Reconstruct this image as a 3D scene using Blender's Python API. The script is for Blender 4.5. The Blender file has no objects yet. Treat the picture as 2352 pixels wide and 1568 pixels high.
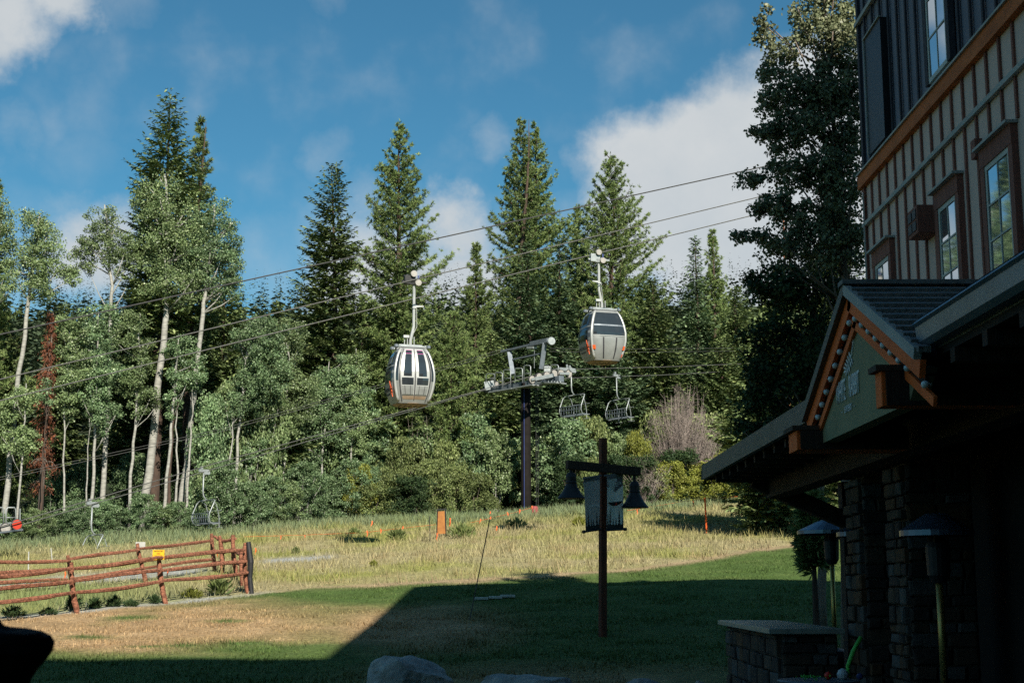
import bpy, bmesh, math, random
import numpy as np
from mathutils import Vector, Matrix

# ------------------------------------------------------------------ camera, sky, sun, exposure
S = bpy.context.scene
COL = S.collection
EYE = 1.65
TILT = math.radians(9.744)
F = 3267.0                    # focal length in units of the 2352 px wide picture
cam_d = bpy.data.cameras.new('camera')
cam = bpy.data.objects.new('camera', cam_d)
COL.objects.link(cam)
cam.location = (0, 0, EYE)
cam.rotation_euler = (math.pi / 2 + TILT, 0, 0)
cam_d.sensor_width = 36.0
cam_d.lens = 36.0 * F / 2352.0
cam_d.clip_start = 0.05
cam_d.clip_end = 3000
cam_d.dof.use_dof = True
cam_d.dof.focus_distance = 50
cam_d.dof.aperture_fstop = 11
S.camera = cam

SUN_EL = math.radians(35)
SUN_AZ = (-0.33, 0.944)       # horizontal direction the light travels
VSTR = 0.045
EXPO = 0.85
sun_d = bpy.data.lights.new('sun', 'SUN')
sun = bpy.data.objects.new('sun', sun_d)
COL.objects.link(sun)
sun_d.energy = 5.0
sun_d.angle = math.radians(0.5)
sun_d.color = (1.0, 0.93, 0.80)
LD = Vector((SUN_AZ[0] * math.cos(SUN_EL), SUN_AZ[1] * math.cos(SUN_EL), -math.sin(SUN_EL))).normalized()
sun.rotation_euler = LD.to_track_quat('-Z', 'Y').to_euler()
sun.location = (20, -40, 60)

S.view_settings.view_transform = 'Standard'
S.view_settings.look = 'None'
S.view_settings.exposure = EXPO
S.view_settings.gamma = 1.0
S.render.engine = 'CYCLES'
S.cycles.use_denoising = False
S.cycles.max_bounces = 6
S.cycles.diffuse_bounces = 3
S.cycles.glossy_bounces = 3
S.cycles.transmission_bounces = 4
S.cycles.transparent_max_bounces = 6
S.cycles.caustics_reflective = False
S.cycles.caustics_refractive = False


def ray(x, y):
    a = (x - 1176.0) / F
    b = -(y - 784.0) / F
    c, s = math.cos(TILT), math.sin(TILT)
    return Vector((a, c - b * s, s + b * c))


def at(x, y, Y):
    r = ray(x, y)
    k = Y / r.y
    return Vector((r.x * k, Y, EYE + r.z * k))


# ---- world: Nishita sky with clouds standing in fixed directions of the sky
W = bpy.data.worlds.new('World')
S.world = W
W.use_nodes = True
wn, wl = W.node_tree.nodes, W.node_tree.links
wn.clear()
wout = wn.new('ShaderNodeOutputWorld')
wbg = wn.new('ShaderNodeBackground')
wbg.inputs['Strength'].default_value = VSTR
sky = wn.new('ShaderNodeTexSky')
sky.sky_type = 'NISHITA'
sky.sun_disc = False
sky.sun_elevation = SUN_EL
sky.sun_rotation = math.atan2(-SUN_AZ[0], -SUN_AZ[1])
sky.altitude = 400
sky.air_density = 1.0
sky.dust_density = 0.6
sky.ozone_density = 1.2
SKY_TINT = (0.46, 1.04, 1.14)


def wmath(op, a, b=None, c=None, clamp=False):
    n = wn.new('ShaderNodeMath')
    n.operation = op
    n.use_clamp = clamp
    for i, v in enumerate((a, b, c)):
        if v is None:
            continue
        if isinstance(v, (int, float)):
            n.inputs[i].default_value = v
        else:
            wl.new(v, n.inputs[i])
    return n.outputs[0]


tc = wn.new('ShaderNodeTexCoord')
DIR = tc.outputs['Generated']
nz = wn.new('ShaderNodeTexNoise')
nz.inputs['Scale'].default_value = 9.0
nz.inputs['Detail'].default_value = 7.0
nz.inputs['Roughness'].default_value = 0.62
wl.new(DIR, nz.inputs['Vector'])
vsub = wn.new('ShaderNodeVectorMath'); vsub.operation = 'SUBTRACT'
wl.new(nz.outputs['Color'], vsub.inputs[0]); vsub.inputs[1].default_value = (0.5, 0.5, 0.5)
vsc = wn.new('ShaderNodeVectorMath'); vsc.operation = 'SCALE'
wl.new(vsub.outputs[0], vsc.inputs[0]); vsc.inputs['Scale'].default_value = 0.10
vadd = wn.new('ShaderNodeVectorMath'); vadd.operation = 'ADD'
wl.new(DIR, vadd.inputs[0]); wl.new(vsc.outputs[0], vadd.inputs[1])
PD = vadd.outputs[0]
# (x, y, radius, weight) of cloud lobes, as sky directions
CLOUDS = [(1560, 420, 190, 1.0), (1690, 360, 190, 1.0), (1840, 330, 210, 1.0), (1700, 530, 230, 1.0), (1880, 560, 280, 1.0),
          (1480, 560, 150, .85), (1330, 590, 120, .55), (2100, 420, 250, 1.), (1470, 370, 70, .5),
          (1350, 388, 55, .5), (1125, 305, 55, .42), (1020, 500, 100, .62), (900, 480, 100, .5), (800, 580, 150, .5), (1050, 640, 150, .75), (880, 640, 170, .62), (830, 440, 70, .5),
          (620, 620, 120, .42), (720, 355, 60, .36), (30, 40, 105, .7), (130, 5, 90, .62), (260, -20, 90, .45), (-80, 50, 140, .9),
          (60, 640, 170, .5), (200, 600, 120, .6), (150, 500, 60, .5), (30, 310, 60, .34), (190, 265, 70, .22), (180, 362, 80, .2), (760, 0, 60, .3),
          (300, 700, 150, .5), (-200, 560, 200, .7), (2500, 300, 260, .8), (2700, 700, 300, .9), (-500, 300, 180, .7), (-700, 700, 240, .8)]
dens = wisp = None
for cx, cy, cr, cw in CLOUDS:
    d = ray(cx, cy).normalized()
    dist = wn.new('ShaderNodeVectorMath'); dist.operation = 'DISTANCE'
    wl.new(PD, dist.inputs[0]); dist.inputs[1].default_value = d
    v = wmath('MULTIPLY_ADD', dist.outputs['Value'], -1 / (1.2 * cr / F), 1.0)
    if cw >= .6:
        v = wmath('MULTIPLY', v, cw)
        dens = v if dens is None else wmath('SMOOTH_MAX', dens, v, 0.12)
    else:
        v = wmath('MULTIPLY', wmath('MAXIMUM', v, 0.0), cw)
        wisp = v if wisp is None else wmath('MAXIMUM', wisp, v)
# broken cloud over the rest of the sky
nz2 = wn.new('ShaderNodeTexNoise')
nz2.inputs['Scale'].default_value = 2.6
nz2.inputs['Detail'].default_value = 6
wl.new(DIR, nz2.inputs['Vector'])
sep = wn.new('ShaderNodeSeparateXYZ'); wl.new(DIR, sep.inputs[0])
away = wmath('MULTIPLY_ADD', sep.outputs['Y'], -3.0, 2.45, clamp=True)      # outside the view
gen = wmath('MULTIPLY', wmath('MULTIPLY_ADD', nz2.outputs['Fac'], 4.0, -2.3), away)
dens = wmath('MAXIMUM', dens, gen)
nz3 = wn.new('ShaderNodeTexNoise')
nz3.inputs['Scale'].default_value = 22.0
nz3.inputs['Detail'].default_value = 6
wl.new(DIR, nz3.inputs['Vector'])
fine = wmath('MULTIPLY_ADD', nz3.outputs['Fac'], 0.5, -0.25)
dens = wmath('ADD', dens, fine)
cmask = wn.new('ShaderNodeMapRange'); cmask.interpolation_type = 'SMOOTHSTEP'
cmask.inputs['From Min'].default_value = -0.03
cmask.inputs['From Max'].default_value = 0.46
cmask.inputs['To Max'].default_value = 0.93
wl.new(dens, cmask.inputs['Value'])
ccol = wn.new('ShaderNodeMix'); ccol.data_type = 'RGBA'
wl.new(nz.outputs['Fac'], ccol.inputs['Factor'])
CB = 0.40 / VSTR
ccol.inputs['A'].default_value = (CB * .62, CB * .72, CB * .80, 1)
ccol.inputs['B'].default_value = (CB * 1.08, CB * 1.07, CB * 1.04, 1)
wsp = wmath('MULTIPLY', wisp, wmath('MULTIPLY_ADD', nz3.outputs['Fac'], 1.8, -.15, clamp=True))
mk = wmath('MAXIMUM', cmask.outputs['Result'], wsp, clamp=True)
tint = wn.new('ShaderNodeMix'); tint.data_type = 'RGBA'; tint.blend_type = 'MULTIPLY'
tint.inputs['Factor'].default_value = 1.0
wl.new(sky.outputs['Color'], tint.inputs['A']); tint.inputs['B'].default_value = (*SKY_TINT, 1)
mx = wn.new('ShaderNodeMix'); mx.data_type = 'RGBA'
wl.new(mk, mx.inputs['Factor'])
wl.new(tint.outputs['Result'], mx.inputs['A']); wl.new(ccol.outputs['Result'], mx.inputs['B'])
wl.new(mx.outputs['Result'], wbg.inputs['Color'])
wl.new(wbg.outputs[0], wout.inputs[0])

# ------------------------------------------------------------------ terrain height
def _sp(t, k):
    t = np.asarray(t, dtype=float) / k
    return k * np.where(t > 30, t, np.log1p(np.exp(np.minimum(t, 30))))


def sstep(t):
    t = np.clip(t, 0, 1)
    return t * t * (3 - 2 * t)


def H(X, Y):
    X = np.asarray(X, dtype=float); Y = np.asarray(Y, dtype=float)
    z = 0.095 * _sp(Y - 22, 2.0)
    z = z + 0.03 * np.clip(X, -70, 70) * sstep((Y - 24) / 30)
    z = z + 0.145 * (_sp(Y - 104, 10) - _sp(Y - 430, 20))
    z = z + 0.05 * np.sin(X * .31 + Y * .17) * sstep((Y - 24) / 10) + 0.03 * np.sin(X * .9 - Y * .6 + 1) * sstep((Y - 24) / 10)
    return z


def hz(x, y):
    return float(H(x, y))


_YS = np.arange(12, 260, 0.05)


def ground(x, y):
    r = ray(x, y)
    k = _YS / r.y
    X = r.x * k
    Z = EYE + r.z * k
    d = H(X, _YS) - Z
    i = np.argmax(d > 0)
    return Vector((X[i], _YS[i], float(H(X[i], _YS[i]))))


# ------------------------------------------------------------------ numpy noise
_nr = np.random.default_rng(5)
_LAT = _nr.random((256, 256))


def vnoise(x, y):
    xi = np.floor(x).astype(int); yi = np.floor(y).astype(int)
    fx = x - xi; fy = y - yi
    fx = fx * fx * (3 - 2 * fx); fy = fy * fy * (3 - 2 * fy)
    a = _LAT[xi & 255, yi & 255]; b = _LAT[(xi + 1) & 255, yi & 255]
    c = _LAT[xi & 255, (yi + 1) & 255]; d = _LAT[(xi + 1) & 255, (yi + 1) & 255]
    return (a * (1 - fx) + b * fx) * (1 - fy) + (c * (1 - fx) + d * fx) * fy


def fnoise(x, y, o=4):
    s = 0; a = .5; f = 1.0
    for i in range(o):
        s = s + a * vnoise(x * f + 17 * i, y * f + 31 * i)
        a *= .5; f *= 2.03
    return s


# ------------------------------------------------------------------ mesh helpers
def link(o):
    COL.objects.link(o)
    return o


def empty(name, loc=(0, 0, 0), rz=0.0):
    o = bpy.data.objects.new(name, None)
    o.location = loc
    o.rotation_euler = (0, 0, rz)
    o.empty_display_size = 0.2
    return link(o)


def tag(o, label=None, cat=None, group=None, kind=None):
    if label: o['label'] = label
    if cat: o['category'] = cat
    if group: o['group'] = group
    if kind: o['kind'] = kind
    return o


def np_mesh(name, verts, faces, mat=None, col=None, smooth=False):
    """faces: (n,3) or (n,4) int array; col: (nverts,3) colours."""
    verts = np.asarray(verts, dtype=np.float32); faces = np.asarray(faces, dtype=np.int32)
    m = bpy.data.meshes.new(name)
    m.vertices.add(len(verts)); m.vertices.foreach_set('co', verts.ravel())
    k = faces.shape[1]
    m.loops.add(faces.size); m.loops.foreach_set('vertex_index', faces.ravel())
    m.polygons.add(len(faces)); m.polygons.foreach_set('loop_start', np.arange(0, faces.size, k, dtype=np.int32))
    m.update(calc_edges=True)
    if smooth:
        m.polygons.foreach_set('use_smooth', np.ones(len(faces), dtype=bool))
    if col is not None:
        ca = m.color_attributes.new('Col', 'FLOAT_COLOR', 'POINT')
        c4 = np.ones((len(verts), 4), dtype=np.float32); c4[:, :3] = col
        ca.data.foreach_set('color', c4.ravel())
    if mat: m.materials.append(mat)
    return m


def obj(name, mesh, parent=None, loc=None):
    o = bpy.data.objects.new(name, mesh)
    if parent: o.parent = parent
    if loc is not None: o.location = loc
    return link(o)


def copy_tree(o, parent=None):
    c = o.copy(); COL.objects.link(c); c.parent = parent
    for ch in list(o.children):
        copy_tree(ch, c)
    return c


class MB:
    """collects shapes and links them as one mesh object"""
    def __init__(s):
        s.v = []; s.f = []; s.mi = []; s.cur = 0

    def add(s, vs, fs):
        b = len(s.v)
        s.v.extend([tuple(p) for p in vs])
        for f in fs:
            s.f.append(tuple(i + b for i in f)); s.mi.append(s.cur)
        return s

    def box(s, c, size, R=None):
        c = Vector(c); h = Vector(size) * .5
        vs = []
        for dx in (-1, 1):
            for dy in (-1, 1):
                for dz in (-1, 1):
                    p = Vector((dx * h.x, dy * h.y, dz * h.z))
                    if R is not None: p = R @ p
                    vs.append(c + p)
        return s.add(vs, [(0, 1, 3, 2), (4, 6, 7, 5), (0, 4, 5, 1), (2, 3, 7, 6), (0, 2, 6, 4), (1, 5, 7, 3)])

    def bar(s, p0, p1, w, h, up=(0, 0, 1), w1=None, h1=None):
        p0 = Vector(p0); p1 = Vector(p1); d = (p1 - p0).normalized()
        up = Vector(up)
        if abs(d.dot(up)) > .97: up = Vector((0, 1, 0))
        sx = d.cross(up).normalized(); sz = sx.cross(d).normalized()
        w1 = w if w1 is None else w1; h1 = h if h1 is None else h1
        vs = []
        for p, ww, hh in ((p0, w, h), (p1, w1, h1)):
            for a, b in ((-1, -1), (1, -1), (1, 1), (-1, 1)):
                vs.append(p + sx * a * ww / 2 + sz * b * hh / 2)
        return s.add(vs, [(3, 2, 1, 0), (4, 5, 6, 7), (0, 1, 5, 4), (1, 2, 6, 5), (2, 3, 7, 6), (3, 0, 4, 7)])

    def tube(s, pts, r, n=8, r1=None, cap=True):
        pts = [Vector(p) for p in pts]
        m = len(pts)
        rs = r if isinstance(r, (list, tuple)) else [r + ((r1 if r1 is not None else r) - r) * i / max(1, m - 1) for i in range(m)]
        b = len(s.v); vs = []; fs = []
        prev = None
        for i, p in enumerate(pts):
            d = (pts[min(i + 1, m - 1)] - pts[max(i - 1, 0)]).normalized()
            if prev is None:
                u = Vector((0, 0, 1)) if abs(d.z) < .9 else Vector((1, 0, 0))
                a = d.cross(u).normalized()
            else:
                a = (prev - d * prev.dot(d)).normalized()
            prev = a
            c = d.cross(a)
            for k in range(n):
                t = 2 * math.pi * k / n
                vs.append(p + (a * math.cos(t) + c * math.sin(t)) * rs[i])
        for i in range(m - 1):
            for k in range(n):
                k2 = (k + 1) % n
                fs.append((i * n + k, i * n + k2, (i + 1) * n + k2, (i + 1) * n + k))
        if cap:
            fs.append(tuple(range(n))[::-1]); fs.append(tuple((m - 1) * n + k for k in range(n)))
        return s.add(vs, fs)

    def lathe(s, prof, n=20, c=(0, 0, 0), axis=None):
        c = Vector(c); vs = []; fs = []
        M = None
        if axis is not None: M = Vector(axis).normalized().to_track_quat('Z', 'Y').to_matrix()
        for r, z in prof:
            for k in range(n):
                t = 2 * math.pi * k / n
                p = Vector((r * math.cos(t), r * math.sin(t), z))
                if M is not None: p = M @ p
                vs.append(c + p)
        m = len(prof)
        for i in range(m - 1):
            for k in range(n):
                k2 = (k + 1) % n
                fs.append((i * n + k, i * n + k2, (i + 1) * n + k2, (i + 1) * n + k))
        fs.append(tuple(range(n))[::-1]); fs.append(tuple((m - 1) * n + k for k in range(n)))
        return s.add(vs, fs)

    def prism(s, poly, ext):
        """poly: list of 3d points, ext: extrusion vector"""
        ext = Vector(ext); p = [Vector(q) for q in poly]; n = len(p)
        vs = p + [q + ext for q in p]
        fs = [tuple(range(n))[::-1], tuple(range(n, 2 * n))] + [(i, (i + 1) % n, n + (i + 1) % n, n + i) for i in range(n)]
        return s.add(vs, fs)

    def build(s, name, mat, parent=None, base=None, smooth=False, bevel=0.0, label=None):
        """base: world point the coordinates are relative to (the origin of the object)"""
        off = Vector((0, 0, 0))
        if parent is not None and base is None:
            p = parent
            while p is not None:
                off += p.location; p = p.parent
        if base is not None:
            off = Vector(base)
        m = bpy.data.meshes.new(name)
        m.from_pydata([(v[0] - off.x, v[1] - off.y, v[2] - off.z) for v in s.v], [], s.f)
        bm = bmesh.new(); bm.from_mesh(m); bmesh.ops.recalc_face_normals(bm, faces=bm.faces); bm.to_mesh(m); bm.free()
        mats = mat if isinstance(mat, (list, tuple)) else [mat]
        for q in mats: m.materials.append(q)
        if len(mats) > 1: m.polygons.foreach_set('material_index', s.mi)
        if smooth: m.polygons.foreach_set('use_smooth', [True] * len(m.polygons))
        o = bpy.data.objects.new(name, m)
        if parent is not None: o.parent = parent
        elif base is not None: o.location = off
        if bevel > 0:
            md = o.modifiers.new('bevel', 'BEVEL'); md.width = bevel; md.segments = 2; md.limit_method = 'ANGLE'
        if label: o['label'] = label
        return link(o)


# ------------------------------------------------------------------ materials
MATS = {}


SUNLIT = ['rail_wood', 'galv', 'galv_dark', 'cable', 'wheel_white', 'wheel_red', 'cabin_silver', 'cabin_frame', 'cabin_white', 'cabin_floor', 'orange', 'star_red', 'yellow_sign', 'rust_board', 'aspen_bark', 'conifer_bark', 'grey_bark', 'dead_twig', 'dead_red', 'pink_pad', 'toy_blue']


def pmat(name, c1, c2=None, scale=6.0, rough=.7, bump=0.0, metal=0.0, spec=.3, stretch=(1, 1, 1), detail=6, contrast=(.35, .65), bscale=None):
    m = bpy.data.materials.new(name); m.use_nodes = True
    nt = m.node_tree; n = nt.nodes; l = nt.links
    b = n['Principled BSDF']
    b.inputs['Roughness'].default_value = rough
    b.inputs['Metallic'].default_value = metal
    b.inputs['Specular IOR Level'].default_value = spec
    if c2 is None: c2 = tuple(min(1, v * 1.25) for v in c1)
    if name in SUNLIT: c1 = tuple(v * .78 for v in c1); c2 = tuple(v * .78 for v in c2)
    t = n.new('ShaderNodeTexCoord'); mp = n.new('ShaderNodeMapping'); mp.inputs['Scale'].default_value = stretch
    l.new(t.outputs['Object'], mp.inputs['Vector'])
    z = n.new('ShaderNodeTexNoise'); z.inputs['Scale'].default_value = scale; z.inputs['Detail'].default_value = detail
    z.inputs['Roughness'].default_value = .6
    l.new(mp.outputs[0], z.inputs['Vector'])
    r = n.new('ShaderNodeMapRange'); r.inputs['From Min'].default_value = contrast[0]; r.inputs['From Max'].default_value = contrast[1]
    l.new(z.outputs['Fac'], r.inputs['Value'])
    x = n.new('ShaderNodeMix'); x.data_type = 'RGBA'
    l.new(r.outputs[0], x.inputs['Factor'])
    x.inputs['A'].default_value = (*c1, 1); x.inputs['B'].default_value = (*c2, 1)
    l.new(x.outputs['Result'], b.inputs['Base Color'])
    if bump > 0:
        z2 = n.new('ShaderNodeTexNoise'); z2.inputs['Scale'].default_value = bscale or scale * 4; z2.inputs['Detail'].default_value = 5
        l.new(mp.outputs[0], z2.inputs['Vector'])
        bp = n.new('ShaderNodeBump'); bp.inputs['Strength'].default_value = bump; bp.inputs['Distance'].default_value = .02
        l.new(z2.outputs['Fac'], bp.inputs['Height']); l.new(bp.outputs[0], b.inputs['Normal'])
    MATS[name] = m
    return m


def leafmat(name, ca, cb, cc, rough=.55, spec=.25, trans=.18):
    """leaf colour varies leaf by leaf (ca..cb, a few cc) and tree by tree"""
    m = bpy.data.materials.new(name); m.use_nodes = True
    nt = m.node_tree; n = nt.nodes; l = nt.links
    b = n['Principled BSDF']; out = n['Material Output']
    kk = {'shade_leaf': 1.5, 'aspen_leaf': 1.05, 'aspen_leaf_cool': 1.15, 'willow_leaf': 1.05, 'yellow_leaf': .95, 'pine_needle': 1.2, 'fir_needle': 1.2, 'spruce_needle': 1.25}.get(name, .8)
    ca, cb, cc = [tuple(v * kk for v in q) for q in (ca, cb, cc)]
    b.inputs['Roughness'].default_value = rough; b.inputs['Specular IOR Level'].default_value = spec
    g = n.new('ShaderNodeNewGeometry'); oi = n.new('ShaderNodeObjectInfo')
    rp = n.new('ShaderNodeValToRGB')
    e = rp.color_ramp.elements
    e[0].position = 0.0; e[0].color = (*ca, 1); e[1].position = .82; e[1].color = (*cb, 1)
    e2 = rp.color_ramp.elements.new(1.0); e2.color = (*cc, 1)
    l.new(g.outputs['Random Per Island'], rp.inputs['Fac'])
    # slow variation through the crown: clumps
    t = n.new('ShaderNodeTexCoord'); z = n.new('ShaderNodeTexNoise'); z.inputs['Scale'].default_value = .7; z.inputs['Detail'].default_value = 3
    l.new(t.outputs['Object'], z.inputs['Vector'])
    mr = n.new('ShaderNodeMapRange'); mr.inputs['From Min'].default_value = .3; mr.inputs['From Max'].default_value = .7
    mr.inputs['To Min'].default_value = .75; mr.inputs['To Max'].default_value = 1.25
    l.new(z.outputs['Fac'], mr.inputs['Value'])
    ro = n.new('ShaderNodeMapRange'); ro.inputs['To Min'].default_value = .82; ro.inputs['To Max'].default_value = 1.18
    l.new(oi.outputs['Random'], ro.inputs['Value'])
    mm = n.new('ShaderNodeMath'); mm.operation = 'MULTIPLY'; l.new(mr.outputs[0], mm.inputs[0]); l.new(ro.outputs[0], mm.inputs[1])
    hs = n.new('ShaderNodeHueSaturation'); l.new(rp.outputs[0], hs.inputs['Color']); l.new(mm.outputs[0], hs.inputs['Value'])
    l.new(hs.outputs[0], b.inputs['Base Color'])
    tr = n.new('ShaderNodeBsdfTranslucent'); l.new(hs.outputs[0], tr.inputs['Color'])
    ms = n.new('ShaderNodeMixShader'); ms.inputs['Fac'].default_value = trans
    l.new(b.outputs[0], ms.inputs[1]); l.new(tr.outputs[0], ms.inputs[2]); l.new(ms.outputs[0], out.inputs['Surface'])
    MATS[name] = m
    return m


def glassmat(name, col=(.02, .025, .03), rough=.04, spec=.6):
    return pmat(name, col, tuple(v * 1.3 for v in col), 3, rough, 0, 0, spec)


M = MATS
pmat('rail_wood', (.36, .145, .085), (.15, .058, .034), 3.5, .88, .9, stretch=(1.2, 5, 7), bscale=16, contrast=(.42, .58))
pmat('dark_timber', (.045, .028, .02), (.022, .015, .012), 4, .8, .4, stretch=(5, 5, .8))
pmat('red_timber', (.30, .075, .02), (.16, .04, .012), 4, .75, .4, stretch=(5, 5, .8))
pmat('post_paint', (.12, .034, .016), (.045, .016, .009), 3, .75, .4, stretch=(6, 6, .7))
pmat('galv', (.28, .31, .32), (.38, .41, .41), 5, .45, .15, .35, .4)
pmat('galv_dark', (.13, .155, .185), (.19, .22, .25), 5, .5, .15, .3, .4)
pmat('tower_brown', (.007, .006, .005), (.012, .010, .009), 3, .8, .2, spec=.1)
pmat('cable', (.10, .10, .10), (.16, .16, .15), 20, .5, .2, .5, .4)
pmat('cable_dark', (.03, .03, .032), (.05, .05, .05), 20, .6, .2)
pmat('wheel_white', (.42, .40, .37), (.30, .28, .26), 8, .6, .2)
pmat('wheel_rubber', (.03, .03, .03), (.05, .05, .05), 8, .8, .2)
pmat('wheel_red', (.60, .05, .025), (.45, .04, .02), 8, .55, .1)
pmat('cabin_silver', (.25, .26, .255), (.32, .33, .325), 3, .38, .05, .25, .5)
pmat('cabin_frame', (.42, .43, .42), (.50, .51, .50), 3, .35, .03, .2, .5)
pmat('cabin_white', (.36, .35, .33), (.30, .29, .28), 3, .5, .04)
pmat('cabin_floor', (.28, .20, .13), (.20, .14, .09), 4, .7, .2)
pmat('cabin_dark', (.02, .02, .024), (.03, .03, .034), 4, .5, .1)
glassmat('cabin_glass', (.018, .022, .026), .06, .7)
pmat('window_glass', (.55, .60, .64), (.50, .56, .60), 2, .03, 0, .85, .8)
pmat('magenta_film', (.35, .03, .22), (.25, .02, .15), 4, .3)
pmat('orange', (.85, .14, .02), (.70, .10, .015), 8, .6, .1)
pmat('star_red', (.62, .10, .025), (.50, .08, .02), 8, .6)
pmat('logo_dark', (.08, .08, .085), (.10, .10, .10), 8, .6)
pmat('yellow_sign', (.85, .48, .02), (.75, .40, .015), 6, .5, .05)
pmat('sign_ink', (.10, .04, .01), (.14, .06, .015), 8, .6)
pmat('rust_board', (.42, .17, .035), (.28, .10, .02), 5, .6, .2)
pmat('black_metal', (.012, .012, .014), (.02, .02, .022), 5, .5, .1)
pmat('blue_metal', (.06, .10, .17), (.09, .14, .22), 5, .35, .05, .4, .6)
pmat('banner_grey', (.52, .53, .54), (.45, .46, .47), 10, .9, .2)
pmat('banner_blue', (.74, .80, .80), (.66, .72, .72), 10, .9, .2)
pmat('banner_dark', (.13, .135, .15), (.10, .105, .12), 10, .9, .2)
pmat('banner_black', (.015, .018, .02), (.025, .028, .03), 10, .9, .2)
pmat('lettering', (.75, .76, .76), (.70, .71, .71), 10, .8)
pmat('aspen_bark', (.42, .41, .37), (.24, .235, .21), 3.0, .8, .3, stretch=(1, 1, 3.5))
pmat('conifer_bark', (.10, .066, .048), (.055, .038, .03), 4, .9, .6, stretch=(2, 2, .6))
pmat('grey_bark', (.24, .20, .17), (.14, .11, .09), 4, .9, .5, stretch=(2, 2, .6))
pmat('dead_twig', (.27, .225, .20), (.19, .15, .135), 4, .9, .2)
pmat('dead_red', (.24, .085, .04), (.14, .05, .025), 2, .9, .2)
pmat('rock', (.46, .45, .43), (.22, .22, .21), 3.0, .85, 1.0, bscale=11)
pmat('slab', (.40, .40, .37), (.30, .30, .28), 3, .85, .4)
pmat('stone_a', (0.068, 0.050, 0.036), (0.044, 0.032, 0.023), 3, .85, .7)
pmat('stone_b', (0.078, 0.078, 0.075), (0.052, 0.052, 0.051), 3, .85, .7)
pmat('stone_c', (0.094, 0.050, 0.025), (0.065, 0.034, 0.017), 3, .85, .7)
pmat('stone_d', (0.041, 0.032, 0.027), (0.026, 0.020, 0.018), 3, .85, .7)
pmat('mortar', (.09, .085, .08), (.06, .055, .05), 8, .95, .5)
pmat('wall_taupe', (.66, .50, .44), (.57, .43, .375), 2.5, .85, .25, stretch=(1, 1, .25))
pmat('batten_maroon', (.25, .10, .075), (.18, .07, .052), 4, .8, .3, stretch=(3, 3, .4))
pmat('wall_blue', (.20, .20, .25), (.16, .16, .205), 2.5, .85, .25, stretch=(1, 1, .25))
pmat('batten_blue', (.055, .05, .06), (.04, .036, .045), 4, .8, .3, stretch=(3, 3, .4))
pmat('trim_grey', (.40, .40, .38), (.33, .33, .31), 4, .7, .2)
pmat('belt_orange', (.55, .14, .03), (.38, .095, .02), 2.5, .75, .3, stretch=(1, 1, 3))
pmat('rake_orange', (.88, .17, .03), (.70, .125, .022), 2.5, .7, .25)
pmat('frame_white', (.48, .49, .45), (.42, .43, .39), 4, .55, .1)
pmat('sign_green', (.27, .26, .155), (.22, .215, .125), 3, .85, .2)
pmat('bulb', (.62, .72, .74), (.56, .66, .68), 4, .25, 0, 0, .6)
pmat('shingle', (.24, .235, .235), (.15, .15, .15), 5, .9, .7)
pmat('gutter', (.20, .25, .30), (.16, .20, .245), 3, .42, .08, .45, .5)
pmat('fascia', (.12, .13, .12), (.09, .10, .09), 3, .6, .15, .2)
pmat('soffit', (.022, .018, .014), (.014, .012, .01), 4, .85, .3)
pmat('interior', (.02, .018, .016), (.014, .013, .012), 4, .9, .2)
pmat('granite', (.33, .34, .30), (.25, .26, .23), 9, .4, .1)
pmat('patio', (.15, .14, .13), (.10, .095, .09), 3, .85, .4)
pmat('lodge_wall', (.20, .16, .13), (.16, .13, .11), 2, .85, .2)
pmat('lodge_roof', (.08, .08, .085), (.05, .05, .055), 4, .9, .4)
pmat('chair_wood', (.05, .035, .025), (.03, .022, .016), 4, .8, .3)
pmat('lime', (.10, .55, .09), (.07, .42, .06), 4, .5, .1)
pmat('toy_red', (.6, .03, .015), (.5, .02, .01), 4, .5)
pmat('toy_blue', (.05, .08, .26), (.04, .06, .2), 4, .6)
pmat('toy_white', (.5, .55, .58), (.4, .45, .48), 4, .6)
pmat('brass', (.45, .35, .12), (.35, .27, .09), 4, .4, .05, .7)
pmat('pink_pad', (.40, .10, .10), (.30, .07, .07), 4, .8, .2)
pmat('reflector', (.12, .17, .26), (.10, .14, .22), 4, .3, .05, .6, .6)

leafmat('aspen_leaf', (.066, .104, .040), (.178, .240, .100), (.29, .345, .18), .45, .35, .2)
leafmat('aspen_leaf_cool', (.052, .094, .042), (.145, .215, .098), (.25, .32, .175), .45, .35, .2)
leafmat('willow_leaf', (.065, .095, .030), (.170, .205, .070), (.25, .28, .12), .55, .25, .2)
leafmat('yellow_leaf', (.110, .125, .018), (.235, .250, .045), (.31, .31, .08), .55, .25, .2)
leafmat('shade_leaf', (.06, .072, .036), (.135, .15, .085), (.22, .225, .13), .45, .35, .25)
leafmat('fir_needle', (.040, .064, .024), (.125, .162, .062), (.18, .21, .08), .6, .2, .08)
leafmat('spruce_needle', (.040, .066, .032), (.108, .158, .078), (.15, .20, .11), .6, .2, .08)
leafmat('pine_needle', (.046, .074, .022), (.145, .195, .066), (.21, .25, .09), .55, .25, .1)
leafmat('far_needle', (.035, .055, .030), (.09, .12, .062), (.11, .14, .075), .7, .15, .05)
leafmat('red_needle', (.11, .045, .028), (.21, .085, .05), (.30, .10, .05), .8, .1, .08)
leafmat('weed_leaf', (.02, .045, .018), (.05, .085, .03), (.08, .11, .04), .6, .2, .1)


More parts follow.
